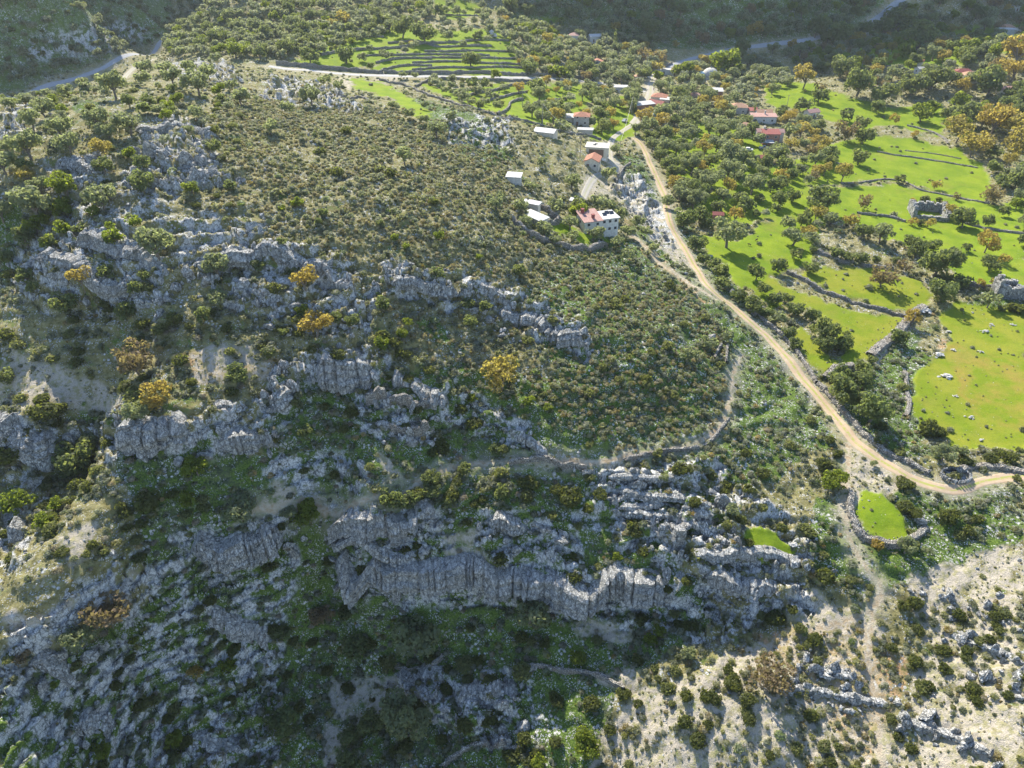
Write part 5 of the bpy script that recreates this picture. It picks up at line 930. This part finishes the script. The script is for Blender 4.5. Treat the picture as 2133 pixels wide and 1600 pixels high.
r = house("farmhouse", "large farmhouse with broad orange-red hip roof below far right meadows", 2014, 166, -4, [(1, -3, 13, 8, 3.8, 'cream_wall', 'orange_tile', 'hip', 2.4, 2), (-1, 6.5, 12, 7, 4.0, 'cream_wall', 'dark_red', 'hip', 2.0, 0)]); house("farmhouse", "low house with faded red roof between trees right of the big farmhouse", 2092, 194, -5, [(0, 0, 9, 6, 3, 'cream_wall', 'pink_tile', 'gx', 1.5, 1)])
house("cottage", "small white cottage with grey roof peeking through trees left of the farmhouse", 1915, 152, 18, [(0, 0, 6.5, 5, 3.2, 'white_wall', 'white_roof', 'gx', 1.2, 1)]); house("cottage", "tiny red-roofed outbuilding above the white cottage", 1912, 136, -20, [(0, 0, 5.5, 4.5, 3, 'cream_wall', 'red_tile', 'gx', 1.3, 0)], "outbuilding")
house("cottage", "faint pink roof above the far right farmhouse", 2057, 105, -4, [(0, 0, 11, 6, 3, 'cream_wall', 'pink_tile', 'gx', 1.2, 1)]); house("farmhouse", "white-walled house with orange roof at the far upper right", 2093, 66, -3, [(0, 0, 12, 8, 4, 'white_wall', 'orange_tile', 'hip', 2, 2), (-3, -7, 13, 5, 3, 'white_wall', 'white_roof', 'shed', .8, 0)]); house("farmhouse", "pale roofed house against the right frame edge at the far upper right", 2122, 72, -10, [(0, 0, 13, 8, 3.6, 'cream_wall', 'grey_roof', 'hip', 2, 1)]); house("farmhouse", "white flat-roofed house at the very top right corner", 2122, 22, -5, [(0, 0, 13, 7, 4, 'white_wall', 'white_roof', 'flat', 0, 2)])
house("cottage", "pinkish roofed cottage in the upper grove left of the white gable", 1196, 84, -12, [(0, 0, 9, 7, 4, 'white_wall', 'pink_tile', 'hip', 1.8, 1)]); house("cottage", "white-roofed gabled cottage in the upper grove", 1241, 86, 14, [(0, 0, 12, 7, 4, 'white_wall', 'white_roof', 'gx', 1.6, 2)]); house("cottage", "flat white-roofed hut on the upper left edge of the grove", 1113, 84, -8, [(0, 0, 10, 6, 3, 'white_wall', 'white_roof', 'flat', 0, 1)], "hut")
house("cottage", "grey stone cottage with a small red gable above the concrete road end", 1243, 143, -8, [(0, 0, 8, 6, 5, 'grey_wall', 'red_tile', 'gy', 1.5, 1)])
# domed tanks
for u, v, rr, m, lb in ((1457, 163, 3.4, 'blue', "blue domed water tank behind the white hut"), (1478, 163, 5.6, 'grey_roof', "large grey domed tank right of the blue one")):
    p = hit(u, v); V, F = ICO[3]; V = V.astype(float) * [rr, rr, rr * .95]; V[:, 2] = np.maximum(V[:, 2], -.5) + 1.2; o = put("water_tank", mesh_np("tank", V, F, MAT[m], smooth_=True), label=lb, category="water tank", group="domed tanks"); o.location = p
    V, F = tube([(0, 0, -1.5), (0, 0, 1.3)], [rr * 1.01, rr * 1.01], 20); put("tank_base", mesh_np("tank_base", V, F[:-2], MAT['white_wall']), o)
    V, F = tube([(0, 0, rr * .95 + 1.1), (0, 0, rr * .95 + 1.7)], [.5, .5], 8); put("cap", mesh_np("cap", V, F[:-2], MAT['metal']), o)
# ruins: thick broken walls
def ruin(name, label, u, v, rot, w, d, h, th, gaps):
    p = hit(u, v); r = root(name, (float(p[0]), float(p[1]), float(p[2])), rot, label, "ruin", "stone ruins"); rg = np.random.default_rng(int(u))
    for wi, (ax, ay, bx, by) in enumerate(((-w / 2, -d / 2, w / 2, -d / 2), (w / 2, -d / 2, w / 2, d / 2), (w / 2, d / 2, -w / 2, d / 2), (-w / 2, d / 2, -w / 2, -d / 2))):
        L = math.hypot(bx - ax, by - ay); n = int(L / .9); Vs, Fs, k = [], [], 0; dx, dy = (bx - ax) / L, (by - ay) / L
        for i in range(n):
            hh = h * gaps[wi] * rg.uniform(.8, 1.12); zb = -2.5; tl = (i + .5) / n * L
            nz = max(2, int((hh + 2.5) / .7))
            for q in range(nz):
                z0 = zb + (hh + 2.5) * q / nz; z1 = z0 + (hh + 2.5) / nz - .03; j = rg.normal(size=3) * .05; hl = L / n / 2 - .015; ht = th / 2 * rg.uniform(.92, 1.06)
                V, F = box(-hl, -ht, z0, hl, ht, z1); V = V + rg.normal(size=V.shape) * .04; X = V[:, 0] * dx - V[:, 1] * dy + ax + dx * tl; Y = V[:, 0] * dy + V[:, 1] * dx + ay + dy * tl
                Vs.append(np.c_[X + j[0], Y + j[1], V[:, 2]]); Fs.append(F + k); k += 8
        put("wall", mesh_np("ruin_wall", np.vstack(Vs), np.vstack(Fs), MAT['rock']), r)
    return r
ruin("ruined_house", "square roofless ruined stone house with thick walls and bushes growing inside", 1932, 448, -14, 12.5, 10.5, 4.6, 1.5, (.35, .85, .8, 1.0))
ruin("ruined_tower", "broken pale stone tower ruin at the right edge above the ivy", 2093, 615, -10, 6.5, 5.0, 6.0, 1.3, (.75, .6, .8, 1.1)); ruin("ruined_wall_stub", "ivy-covered broken wall stub right of the pale tower ruin", 2130, 622, -8, 5, 3.0, 3.4, 1.2, (.9, .8, 1, .7))
ruin("stone_pillar", "short upright squared stone pillar among ledges above the small square plot", 1413, 1123, 10, 1.6, 1.6, 3.6, .9, (1, 1, 1, 1))
for cd_, u, v, w in (('s', 1925, 415, 26), ('s', 1945, 425, 20), ('d', 1955, 415, 18), ('a', 1975, 440, 24), ('b', 1965, 425, 16), ('a', 1900, 462, 18), ('s', 1915, 462, 24), ('a', 1935, 466, 22), ('k', 2000, 460, 30), ('d', 2105, 640, 30), ('d', 2125, 645, 34), ('s', 2085, 642, 22), ('a', 2070, 592, 22), ('a', 2040, 590, 18), ('a', 1900, 420, 14)):
    place_tree(cd_, u, v, w)
# round stone-lined well
p = hit(1990, 993); r = root("stone_well", tuple(float(q) for q in p), 0, "round stone-lined well pit beside the bend of the dirt track", "well"); Vs, Fs, k = [], [], 0
for lev in range(3):
    for i in range(26):
        a = i / 26 * 6.283; V, F = ROCK_LO[i % 10]; V = V * [.95, .8, .6] + [3.2 * math.cos(a), 2.3 * math.sin(a), .1 + lev * .35]; Vs.append(V); Fs.append(F + k); k += len(V)
put("rim", mesh_np("rim", np.vstack(Vs), np.vstack(Fs), MAT['rock']), r); V, F = tube([(0, 0, -.3), (0, 0, .22)], [2.2, 2.2], 18); put("dark_water", mesh_np("dark_water", V, np.vstack([F[:-2]]), MAT['glass']), r)
me = bpy.data.meshes.new("water"); bm = bmesh.new(); bmesh.ops.create_circle(bm, cap_ends=True, radius=2.2, segments=18); bm.to_mesh(me); bm.free(); me.materials.append(MAT['glass']); wt_ = put("water_surface", me, r); wt_.location = (0, 0, .24)
# ------------------------------------------------------------------ vehicles
def car(name, label, u, v, rot, paint, kind="car", cat="car"):
    p = hit(u, v); r = root(name, (float(p[0]), float(p[1]), float(grid_at(H, p[0], p[1])) + .05), rot, label, cat, "parked vehicles")
    prof = {'car': [(-2.1, .35), (-2.15, .8), (-1.9, 1.0), (-1.55, 1.05), (-1.1, 1.5), (.5, 1.5), (1.1, 1.02), (1.95, .88), (2.15, .6), (2.1, .35)],
            'van': [(-2.4, .35), (-2.45, 1.0), (-2.4, 2.0), (-2.2, 2.15), (1.1, 2.15), (1.7, 1.35), (2.35, 1.1), (2.45, .6), (2.4, .35)],
            'pickup': [(-2.5, .4), (-2.5, 1.05), (-.7, 1.08), (-.6, 1.75), (.6, 1.75), (1.15, 1.15), (2.3, 1.0), (2.5, .7), (2.45, .4)]}[kind]
    n = len(prof); V = []; 
    for s in (-1, 1):
        for x, z in prof: V.append((x, s * (.88 if z < 1.1 else .74), z))
    F = [[i, (i + 1) % n, n + (i + 1) % n, n + i] for i in range(n)] + [list(range(n))[::-1], list(range(n, 2 * n))]
    me = pymesh("body", V, F, MAT[paint]); o = put("body", me, r); o.modifiers.new("b", 'BEVEL').width = .06
    zt_ = max(z for x, z in prof); xs = [x for x, z in prof if z > zt_ - .05]; a, b = min(xs), max(xs)
    for s in (-1, 1):
        V, F = box(a + .05, s * .83 - .03, 1.08, b + .1, s * .83 + .03, zt_ - .1); 
        V = np.array(V); V[:, 1] += np.where(V[:, 2] > 1.3, -s * .07, 0); put("side_window", pymesh("side_window", V, F, MAT['glass']), r)
    i = [k for k, q in enumerate(prof) if q[1] > zt_ - .05][-1]; (xa, za), (xb, zb) = prof[i], prof[i + 1]
    V, F = slab([(xa + .08, -.66, za + .02), (xb + .06, -.72, zb + .06), (xb + .06, .72, zb + .06), (xa + .08, .66, za + .02)], .03); put("windscreen", pymesh("windscreen", V, F, MAT['glass']), r)
    for x in (-1.35, 1.4):
        for s in (-1, 1):
            V, F = tube([(x, s * .92, .34), (x, s * .70, .34)], [.34, .34], 14); w_ = put("wheel", mesh_np("wheel", V, F[:-2], MAT['tyre']), r)
            me = bpy.data.meshes.new("hub"); bm = bmesh.new(); bmesh.ops.create_circle(bm, cap_ends=True, radius=.3, segments=14, matrix=Matrix.Translation((x, s * .925, .34)) @ Matrix.Rotation(math.pi / 2, 4, 'X')); bm.to_mesh(me); bm.free(); me.materials.append(MAT['metal']); put("rim", me, w_)
    for s in (-1, 1):
        V, F = box(prof[-2][0] - .06, s * .6 - .14, .62, prof[-2][0] + .03, s * .6 + .14, .8); put("headlight", pymesh("headlight", V, F, MAT['frame']), r)
    return r
car("parked_van", "white van parked beside the small red-tiled hut at the lane junction", 1260, 334, 247, 'white_paint', 'van', "van"); car("parked_car", "white estate car parked alone on the bright grass near the canopy", 1559, 314, -22, 'white_paint'); car("parked_pickup", "silver pickup under the white canopy in front of the brick house", 1591, 311, -6, 'silver_paint', 'pickup', "pickup")
car("parked_van", "white van parked at the head of the village street", 1349, 162, 262, 'white_paint', 'van', "van"); car("parked_car", "blue car half hidden by olives left of the white estate car", 1503, 304, 12, 'blue_paint'); car("parked_car", "dark car parked on the concrete road before it reaches the village", 1233, 171, 4, 'black_paint'); car("parked_car", "second blue car nose down beside the first under the olives", 1519, 303, 35, 'blue_paint'); car("parked_car", "pale car beside the tree-lined end of the lane near the square", 1301, 254, 60, 'silver_paint')
p = hit(1594, 306); r = root("canopy", tuple(float(q) for q in p), -4, "white flat canopy on four posts over the silver pickup", "canopy"); V, F = slab([(-3.6, -2.2, 2.6), (3.6, -2.2, 2.6), (3.6, 2.2, 3.0), (-3.6, 2.2, 3.0)], .12); put("roof_sheet", pymesh("roof_sheet", V, F, MAT['white_roof']), r)
for a in (-3.3, 3.3):
    for b in (-2, 2): V, F = box(a - .07, b - .07, -.4, a + .07, b + .07, 2.6); put("post", pymesh("post", V, F, MAT['metal']), r)
# ------------------------------------------------------------------ poles and wires
POLES = [("thin pole standing in the green terrace near the hooked wall", 1088, 224, 9), ("wooden pole beside the hedge above the canvas shed", 1130, 262, 9.5), ("pole on the slope left of the grey barn roof", 1208, 330, 9), ("pale leaning pole among olives below the street", 1315, 238, 9), ("pole at the far end of the upper terraces by the road", 1031, 152, 9),
         ("slim dark pole at the edge of the big upper meadow", 1636, 236, 10), ("pole beside the narrow lane in the far right meadow", 1795, 142, 9), ("short pole right of the lane junction", 1290, 326, 7), ("pole above the bare hedge behind the street", 1347, 140, 9)]
tops = []
for lb, u, v, hh in POLES:
    p = hit(u, v); r = root("utility_pole", tuple(float(q) for q in p), 30, lb, "utility pole", "utility poles"); V, F = tube([(0, 0, -.5), (0, 0, hh)], [.17, .11], 8); put("post", mesh_np("post", V, F[:-2], MAT['pole']), r)
    V, F = box(-.9, -.06, hh - .6, .9, .06, hh - .48); put("crossarm", pymesh("crossarm", V, F, MAT['wood']), r)
    for x in (-.8, 0, .8): V, F = tube([(x, 0, hh - .48), (x, 0, hh - .25)], [.06, .05], 6); put("insulator", mesh_np("insulator", V, F[:-2], MAT['frame']), r)
    tops.append(np.array([p[0], p[1], p[2] + hh - .3]))
for a, b, lb in ((4, 0, "sagging wire crossing the terraces from the road pole"), (0, 1, "sagging wire from the terrace pole to the hedge pole"), (1, 2, "sagging wire over the canvas shed down to the barn pole"), (2, 7, "short wire from the barn pole to the junction pole"), (7, 3, "wire climbing from the junction pole to the leaning pole")):
    A, B = tops[a], tops[b]; t = np.linspace(0, 1, 15)[:, None]; c = A + (B - A) * t; c[:, 2] -= (4 * t * (1 - t))[:, 0] * 1.6; V, F = tube(c, [.05] * 15, 4); put("power_line", mesh_np("power_line", V, F[:-2], MAT['metal']), label=lb, category="power line", group="overhead wires")
# ------------------------------------------------------------------ one person on the street, two animals on the meadow
def skinned(name, verts, edges, radii, mat, parent=None):
    me = bpy.data.meshes.new(name); me.from_pydata(verts, edges, []); o = bpy.data.objects.new(name, me); link(o, parent); o.modifiers.new("s", 'SKIN'); 
    for i, rv in enumerate(radii): me.skin_vertices[0].data[i].radius = (rv, rv)
    me.skin_vertices[0].data[0].use_root = True; o.modifiers.new("u", 'SUBSURF').levels = 1; me.materials.append(mat); return o
p = hit(1361.5, 188.5)
V = [(0, 0, .95), (0, 0, 1.2), (0, 0, 1.42), (0, 0, 1.55), (0, -.01, 1.68), (.19, 0, 1.4), (.27, -.04, 1.12), (.24, -.16, .88), (-.19, 0, 1.4), (-.27, .05, 1.12), (-.25, .02, .86), (.10, 0, .88), (.12, -.12, .48), (.12, -.16, .07), (-.10, 0, .88), (-.11, .12, .48), (-.11, .24, .09), (.12, -.30, .04), (-.11, .12, .04)]
E = [(0, 1), (1, 2), (2, 3), (3, 4), (2, 5), (5, 6), (6, 7), (2, 8), (8, 9), (9, 10), (0, 11), (11, 12), (12, 13), (0, 14), (14, 15), (15, 16), (13, 17), (16, 18)]
R_p = [.15, .14, .16, .06, .10, .07, .05, .035, .07, .05, .035, .10, .07, .05, .10, .07, .05, .04, .04]
try:
    body = None; me = bpy.data.meshes.new("person"); me.from_pydata(V, E, []); body = bpy.data.objects.new("person", me); link(body); body.location = p; body.rotation_euler = (0, 0, .4)
    body.modifiers.new("s", 'SKIN'); 
    for i, rv in enumerate(R_p): me.skin_vertices[0].data[i].radius = (rv, rv)
    me.skin_vertices[0].data[0].use_root = True; m_ = body.modifiers.new("u", 'SUBSURF'); m_.levels = m_.render_levels = 1; me.materials.append(MAT['skin'])
    body["label"] = "person in a dark red top and dark trousers walking along the pale street"; body["category"] = "person"
    for nm, ids, mt, gr in (("shirt", [(0, 1), (1, 2), (2, 5), (5, 6), (2, 8), (8, 9)], 'cloth_red', 1.16), ("trousers", [(0, 11), (11, 12), (12, 13), (0, 14), (14, 15), (15, 16)], 'cloth_dark', 1.18)):
        parts = [tube([V[a], V[b]], [R_p[a] * gr, R_p[b] * gr], 10) for a, b in ids]; TV, TF = join(parts); put(nm, pymesh(nm, TV, [f for f in TF], MAT[mt]), body)
    hv, hf = ICO[2]; put("hair", mesh_np("hair", hv * [.105, .115, .09] + [0, .015, 1.76], hf, MAT['hide'], smooth_=True), body)
except Exception as e: print("person", e)
for u, v, an, lb in ((1575, 502, .6, "small dark goat grazing on the bright meadow, farther from the big olive"), (1561, 512, 2.6, "dark goat with head down on the bright meadow, nearer the big olive")):
    p = hit(u, v); V = [(-.42, 0, .66), (0, 0, .64), (.38, 0, .68), (.62, 0, .78), (.82, 0, .55), (.95, 0, .42), (-.40, .13, .45), (-.46, .13, .24), (-.42, .13, .02), (-.40, -.13, .45), (-.46, -.13, .24), (-.42, -.13, .02), (.36, .12, .42), (.34, .12, .2), (.36, .12, .02), (.36, -.12, .42), (.34, -.12, .2), (.36, -.12, .02), (-.6, 0, .6)]
    E = [(0, 1), (1, 2), (2, 3), (3, 4), (4, 5), (0, 6), (6, 7), (7, 8), (0, 9), (9, 10), (10, 11), (2, 12), (12, 13), (13, 14), (2, 15), (15, 16), (16, 17), (0, 18)]
    Rg = [.19, .2, .19, .11, .09, .05, .08, .04, .03, .08, .04, .03, .08, .04, .03, .08, .04, .03, .03]
    me = bpy.data.meshes.new("goat"); me.from_pydata(V, E, []); g = bpy.data.objects.new("goat", me); link(g); g.location = p; g.rotation_euler = (0, 0, an); g.modifiers.new("s", 'SKIN')
    for i, rv in enumerate(Rg): me.skin_vertices[0].data[i].radius = (rv, rv)
    me.skin_vertices[0].data[1].use_root = True; m_ = g.modifiers.new("u", 'SUBSURF'); m_.levels = m_.render_levels = 1; me.materials.append(MAT['hide']); g["label"] = lb; g["category"] = "goat"; g["group"] = "goats on the meadow"
# hay, stone heaps on the fields
rgh = np.random.default_rng(4)
for u, v, s, lb in ((1955, 741, 26, "largest low stone heap in the large right field"), (2052, 692, 18, "stone heap right of the centre top of the large field"), (1978, 693, 14, "small stone heap in the upper left of the large field"), (1985, 730, 12, "small stone heap between two larger heaps in the field"), (2043, 734, 12, "little stone heap at the middle right of the field"), (1972, 785, 24, "long pale stone heap low in the large field"),
                    (2066, 677, 12, "tiny stone heap near the brown patch"), (2110, 677, 12, "stone heap near the right frame edge"), (2025, 652, 9, "single pale stone group above the large heaps"), (2022, 870, 16, "pale stone cluster in the lower part of the field"), (2043, 918, 14, "pale stones near the lower field edge"), (1992, 826, 11, "dark-sided stone group by the lower left of the field"),
                    (1757, 503, 10, "stone pair on the mottled meadow below oaks"), (1707, 558, 12, "stone heap at the left end of the long meadow wall"), (1925, 648, 30, "conical pale rubble heap at the end of the meadow wall"), (1655, 1135, 22, "heap of pale fallen slabs beside the small square plot"), (1870, 690, 16, "rubble heap in the wide rubble bank"), (1125, 476, 12, "pale boulder heap in the house yard"), (1150, 484, 12, "pale rocks at the foot of an olive in the house yard"), (1025, 78, 22, "tall pale rock column on the upper terraces")):
    p = hit(u, v); w = s * depth_of(p) / FPX; Vs, Fs, k = [], [], 0
    for i in range(26 if s > 20 else 14):
        V, F = ROCK_MID[rgh.integers(10)]; ss = w * rgh.uniform(.14, .42); q = rgh.normal(size=2) * w * .22; zz = max(0, w * .22 * (1 - np.hypot(*q) / (w * .5))) * (3 if 'column' in lb else 1); Vs.append(V * [ss * 1.2, ss, ss * .7] + [q[0], q[1] * .8, zz + .05]); Fs.append(F + k); k += len(V)
    o = put("stone_heap", mesh_np("stone_heap", np.vstack(Vs), np.vstack(Fs), MAT['pale_stone']), label=lb, category="stone heap", group="stone heaps"); o.location = p
# ------------------------------------------------------------------ labels from neighbours
LAND = """white two-storey house|1250,460;grey flat-roofed barn|1243,318;animal pen|1130,450;lone white tin shed|1070,374;far red roofed house|1202,252;white canvas shed|1137,276;white street van|1349,161;brick barn|1488,193;orange hip-roofed house|1537,228;brick-fronted house|1597,290;white estate car|1559,312
red shed by the bright meadow|1494,452;square ruined house|1930,435;ruined stone tower|2095,600;far right farmhouse|2012,155;top right corner houses|2105,60;pink-roofed cottage|1689,238;lane and track fork|1322,288;start of the orange footpath|1330,500;two trees by the old enclosure|1495,712;bare brown meadow tree|1834,575
conical rubble heap|1925,640;rubble wall corner|1735,780;round stone well|1990,990;oval green plot|1830,1070;small square green plot|1600,1140;upright stone pillar|1413,1118;path fork by the oval plot|1766,930;right bend of the dirt track|1985,1018;large right field|2020,800;gold tree in mid slope|1045,787;dark cave mouth|760,780
squared block wall|825,843;gold tree on the upper rocks|639,587;reddish brown tree|659,681;bare tan tree on the left|291,752;jagged grey crag on the left|190,530;rock dome on the left|370,280;left valley road|160,165;pale bend of the old track|285,142;concrete road left end|575,142;big oak above the concrete road|722,119
upper terraces|960,110;curled stone wall|740,203;oak on the terraces|981,124;long descending terrace wall|1000,230;olive pair on the shoulder|905,265;lone olive on the scrub slope|844,327;white pinnacle field|990,290;pale block ridge|1180,695;goat path middle|1100,963;goat path curve|1500,890;tall oak in the cleft|641,1080
pale round olive by the cleft|506,1061;wide dark bush|311,1048;large oak on the left cliff|167,957;left cliff band|60,910;grey tan tree low left|235,1278;olive on the low left ridge|170,1322;bright orange bush|410,1402;dark gravel fan|770,1460;big shaded olive|864,1334;large tree at the gully bottom|844,1504
brown tree in the gully|674,1286;fluted cliff|850,1090;long cliff band|1150,1215;right end of the long cliff|1620,1245;pale olive below the cliff|1105,1281;long pale ledge wall|1180,1397;tan tree lower right|1605,1405;bright bush bottom centre|1222,1557;lower right path|1810,1400;pale gravel lower right|1640,1540;stony slope at the right edge|2080,1300
lower right corner|2080,1560;bottom left corner|60,1560;left frame middle|20,700;stony bench on the left|130,780;upper left corner|40,30;ravine at the top|370,30;top centre meadow|950,25;dark wooded hillside|1500,40;diagonal far road|1830,40;upper right meadow|1750,215;round golden trees|2020,280;orange tree at the right edge|2114,109
light green upper field|1950,350;narrow lane in far meadows|1790,140;wooded slope top left|520,60;oaks left of the terraces|650,80;olive grove below the street|1450,240;walled field left of the ruin|1800,420;bright meadow|1560,520;row of oaks by the track|1530,610;mottled meadow|1700,600;bank of oaks below the meadow|1712,700;mastic bushes by the track|1800,840
solitary round green tree|1730,1001;low ledges on the right slope|1450,1090;shrubby slope above the ledges|1400,830;open scrub in mid picture|1000,480;scrub below the lone olive|760,420;rocky shoulder|560,480;bottom centre|1000,1560;hillside below the footpath|1300,650;crag face below the rocks|480,900;slabs below the path|740,1000;foot of the left cliff|400,1180""".replace("\n", ";").split(";")
LAND = [(a.split("|")[0], tuple(float(q) for q in a.split("|")[1].split(","))) for a in LAND]
ORD = ["", "nearest", "second", "third", "fourth", "fifth", "sixth", "seventh", "eighth", "ninth", "tenth", "eleventh", "twelfth"]
sizes = {}
for e in REG: sizes.setdefault(e['code'], []).append(e['px'])
cuts = {c: (np.percentile(v, 33), np.percentile(v, 67)) for c, v in sizes.items()}
buck = {}
for e in REG:
    u, v = near_px(e['p']); e['uv'] = (u, v); lo, hi = cuts[e['code']]; e['adj'] = "small" if e['px'] < lo else "large" if e['px'] > hi else "medium"
    if e['code'] == 'R': e['adj'] = {"small": "smaller", "large": "broad", "medium": "middling"}[e['adj']]
    dd = [math.hypot(u - q[0], v - q[1]) for _, q in LAND]; i = int(np.argmin(dd)); q = LAND[i][1]; dx, dy = u - q[0], v - q[1]
    if abs(dx) < 7 and abs(dy) < 14: w = "at"
    elif abs(dx) > 2.2 * abs(dy): w = "left of" if dx < 0 else "right of"
    elif abs(dy) > 2.2 * abs(dx): w = "behind" if dy < 0 else "in front of"
    else: w = ("behind and " if dy < 0 else "in front and ") + ("left of" if dx < 0 else "right of")
    buck.setdefault((e['adj'], e['noun'], LAND[i][0], w), []).append((dd[i], e))
short = {'grey-green olive tree': 'olive tree', 'dark green evergreen oak': 'evergreen oak', 'golden orange autumn tree': 'golden autumn tree', 'bright green bushy tree': 'bright green tree', 'thin brown half-bare tree': 'half-bare brown tree', 'rounded grey-green shrub': 'grey-green shrub', 'dark green spreading bush': 'spreading dark bush'}
for (adj, noun, land, w), L in buck.items():
    L.sort(key=lambda t: t[0]); nn = short.get(noun, noun)
    for k, (_, e) in enumerate(L, 1):
        if len(L) == 1: lab = f"{adj} {nn} {w} the {land}"
        else: lab = f"{adj} {nn}, {ORD[min(k, 12)]} {'' if k == 1 else 'nearest '}{w} the {land}"
        if len(lab.replace("-", " ").split()) > 16: lab = lab.replace(" tree,", ",").replace(" bush,", " bush").replace("limestone ", "").replace("nearest ", "")
        if len(lab.replace("-", " ").split()) > 16: lab = lab.replace(" green", "", 1)
        if len(lab.replace("-", " ").split()) > 15: lab = lab.replace("low olive green bush", "olive bush").replace("low dark bush", "dark bush").replace(" nearest", "")
        e['o']["label"] = lab
# ------------------------------------------------------------------ haze: the air itself
V, F = box(float(GX.min()) - 30, -20, float(H.min()) - 1, float(GX.max()) + 30, float(GY.max()) + 20, float(H.max()) + 8)
hm = bpy.data.materials.new("haze"); hm.use_nodes = True; hn = hm.node_tree.nodes; hn.clear(); ho = hn.new("ShaderNodeOutputMaterial"); hv_ = hn.new("ShaderNodeVolumePrincipled")
hv_.inputs["Color"].default_value = (0.80, 0.90, 1.0, 1); hv_.inputs["Density"].default_value = HAZE; hv_.inputs["Anisotropy"].default_value = 0.3
hm.node_tree.links.new(hv_.outputs[0], ho.inputs["Volume"]); put("haze", pymesh("haze", V, F, hm), kind="stuff")
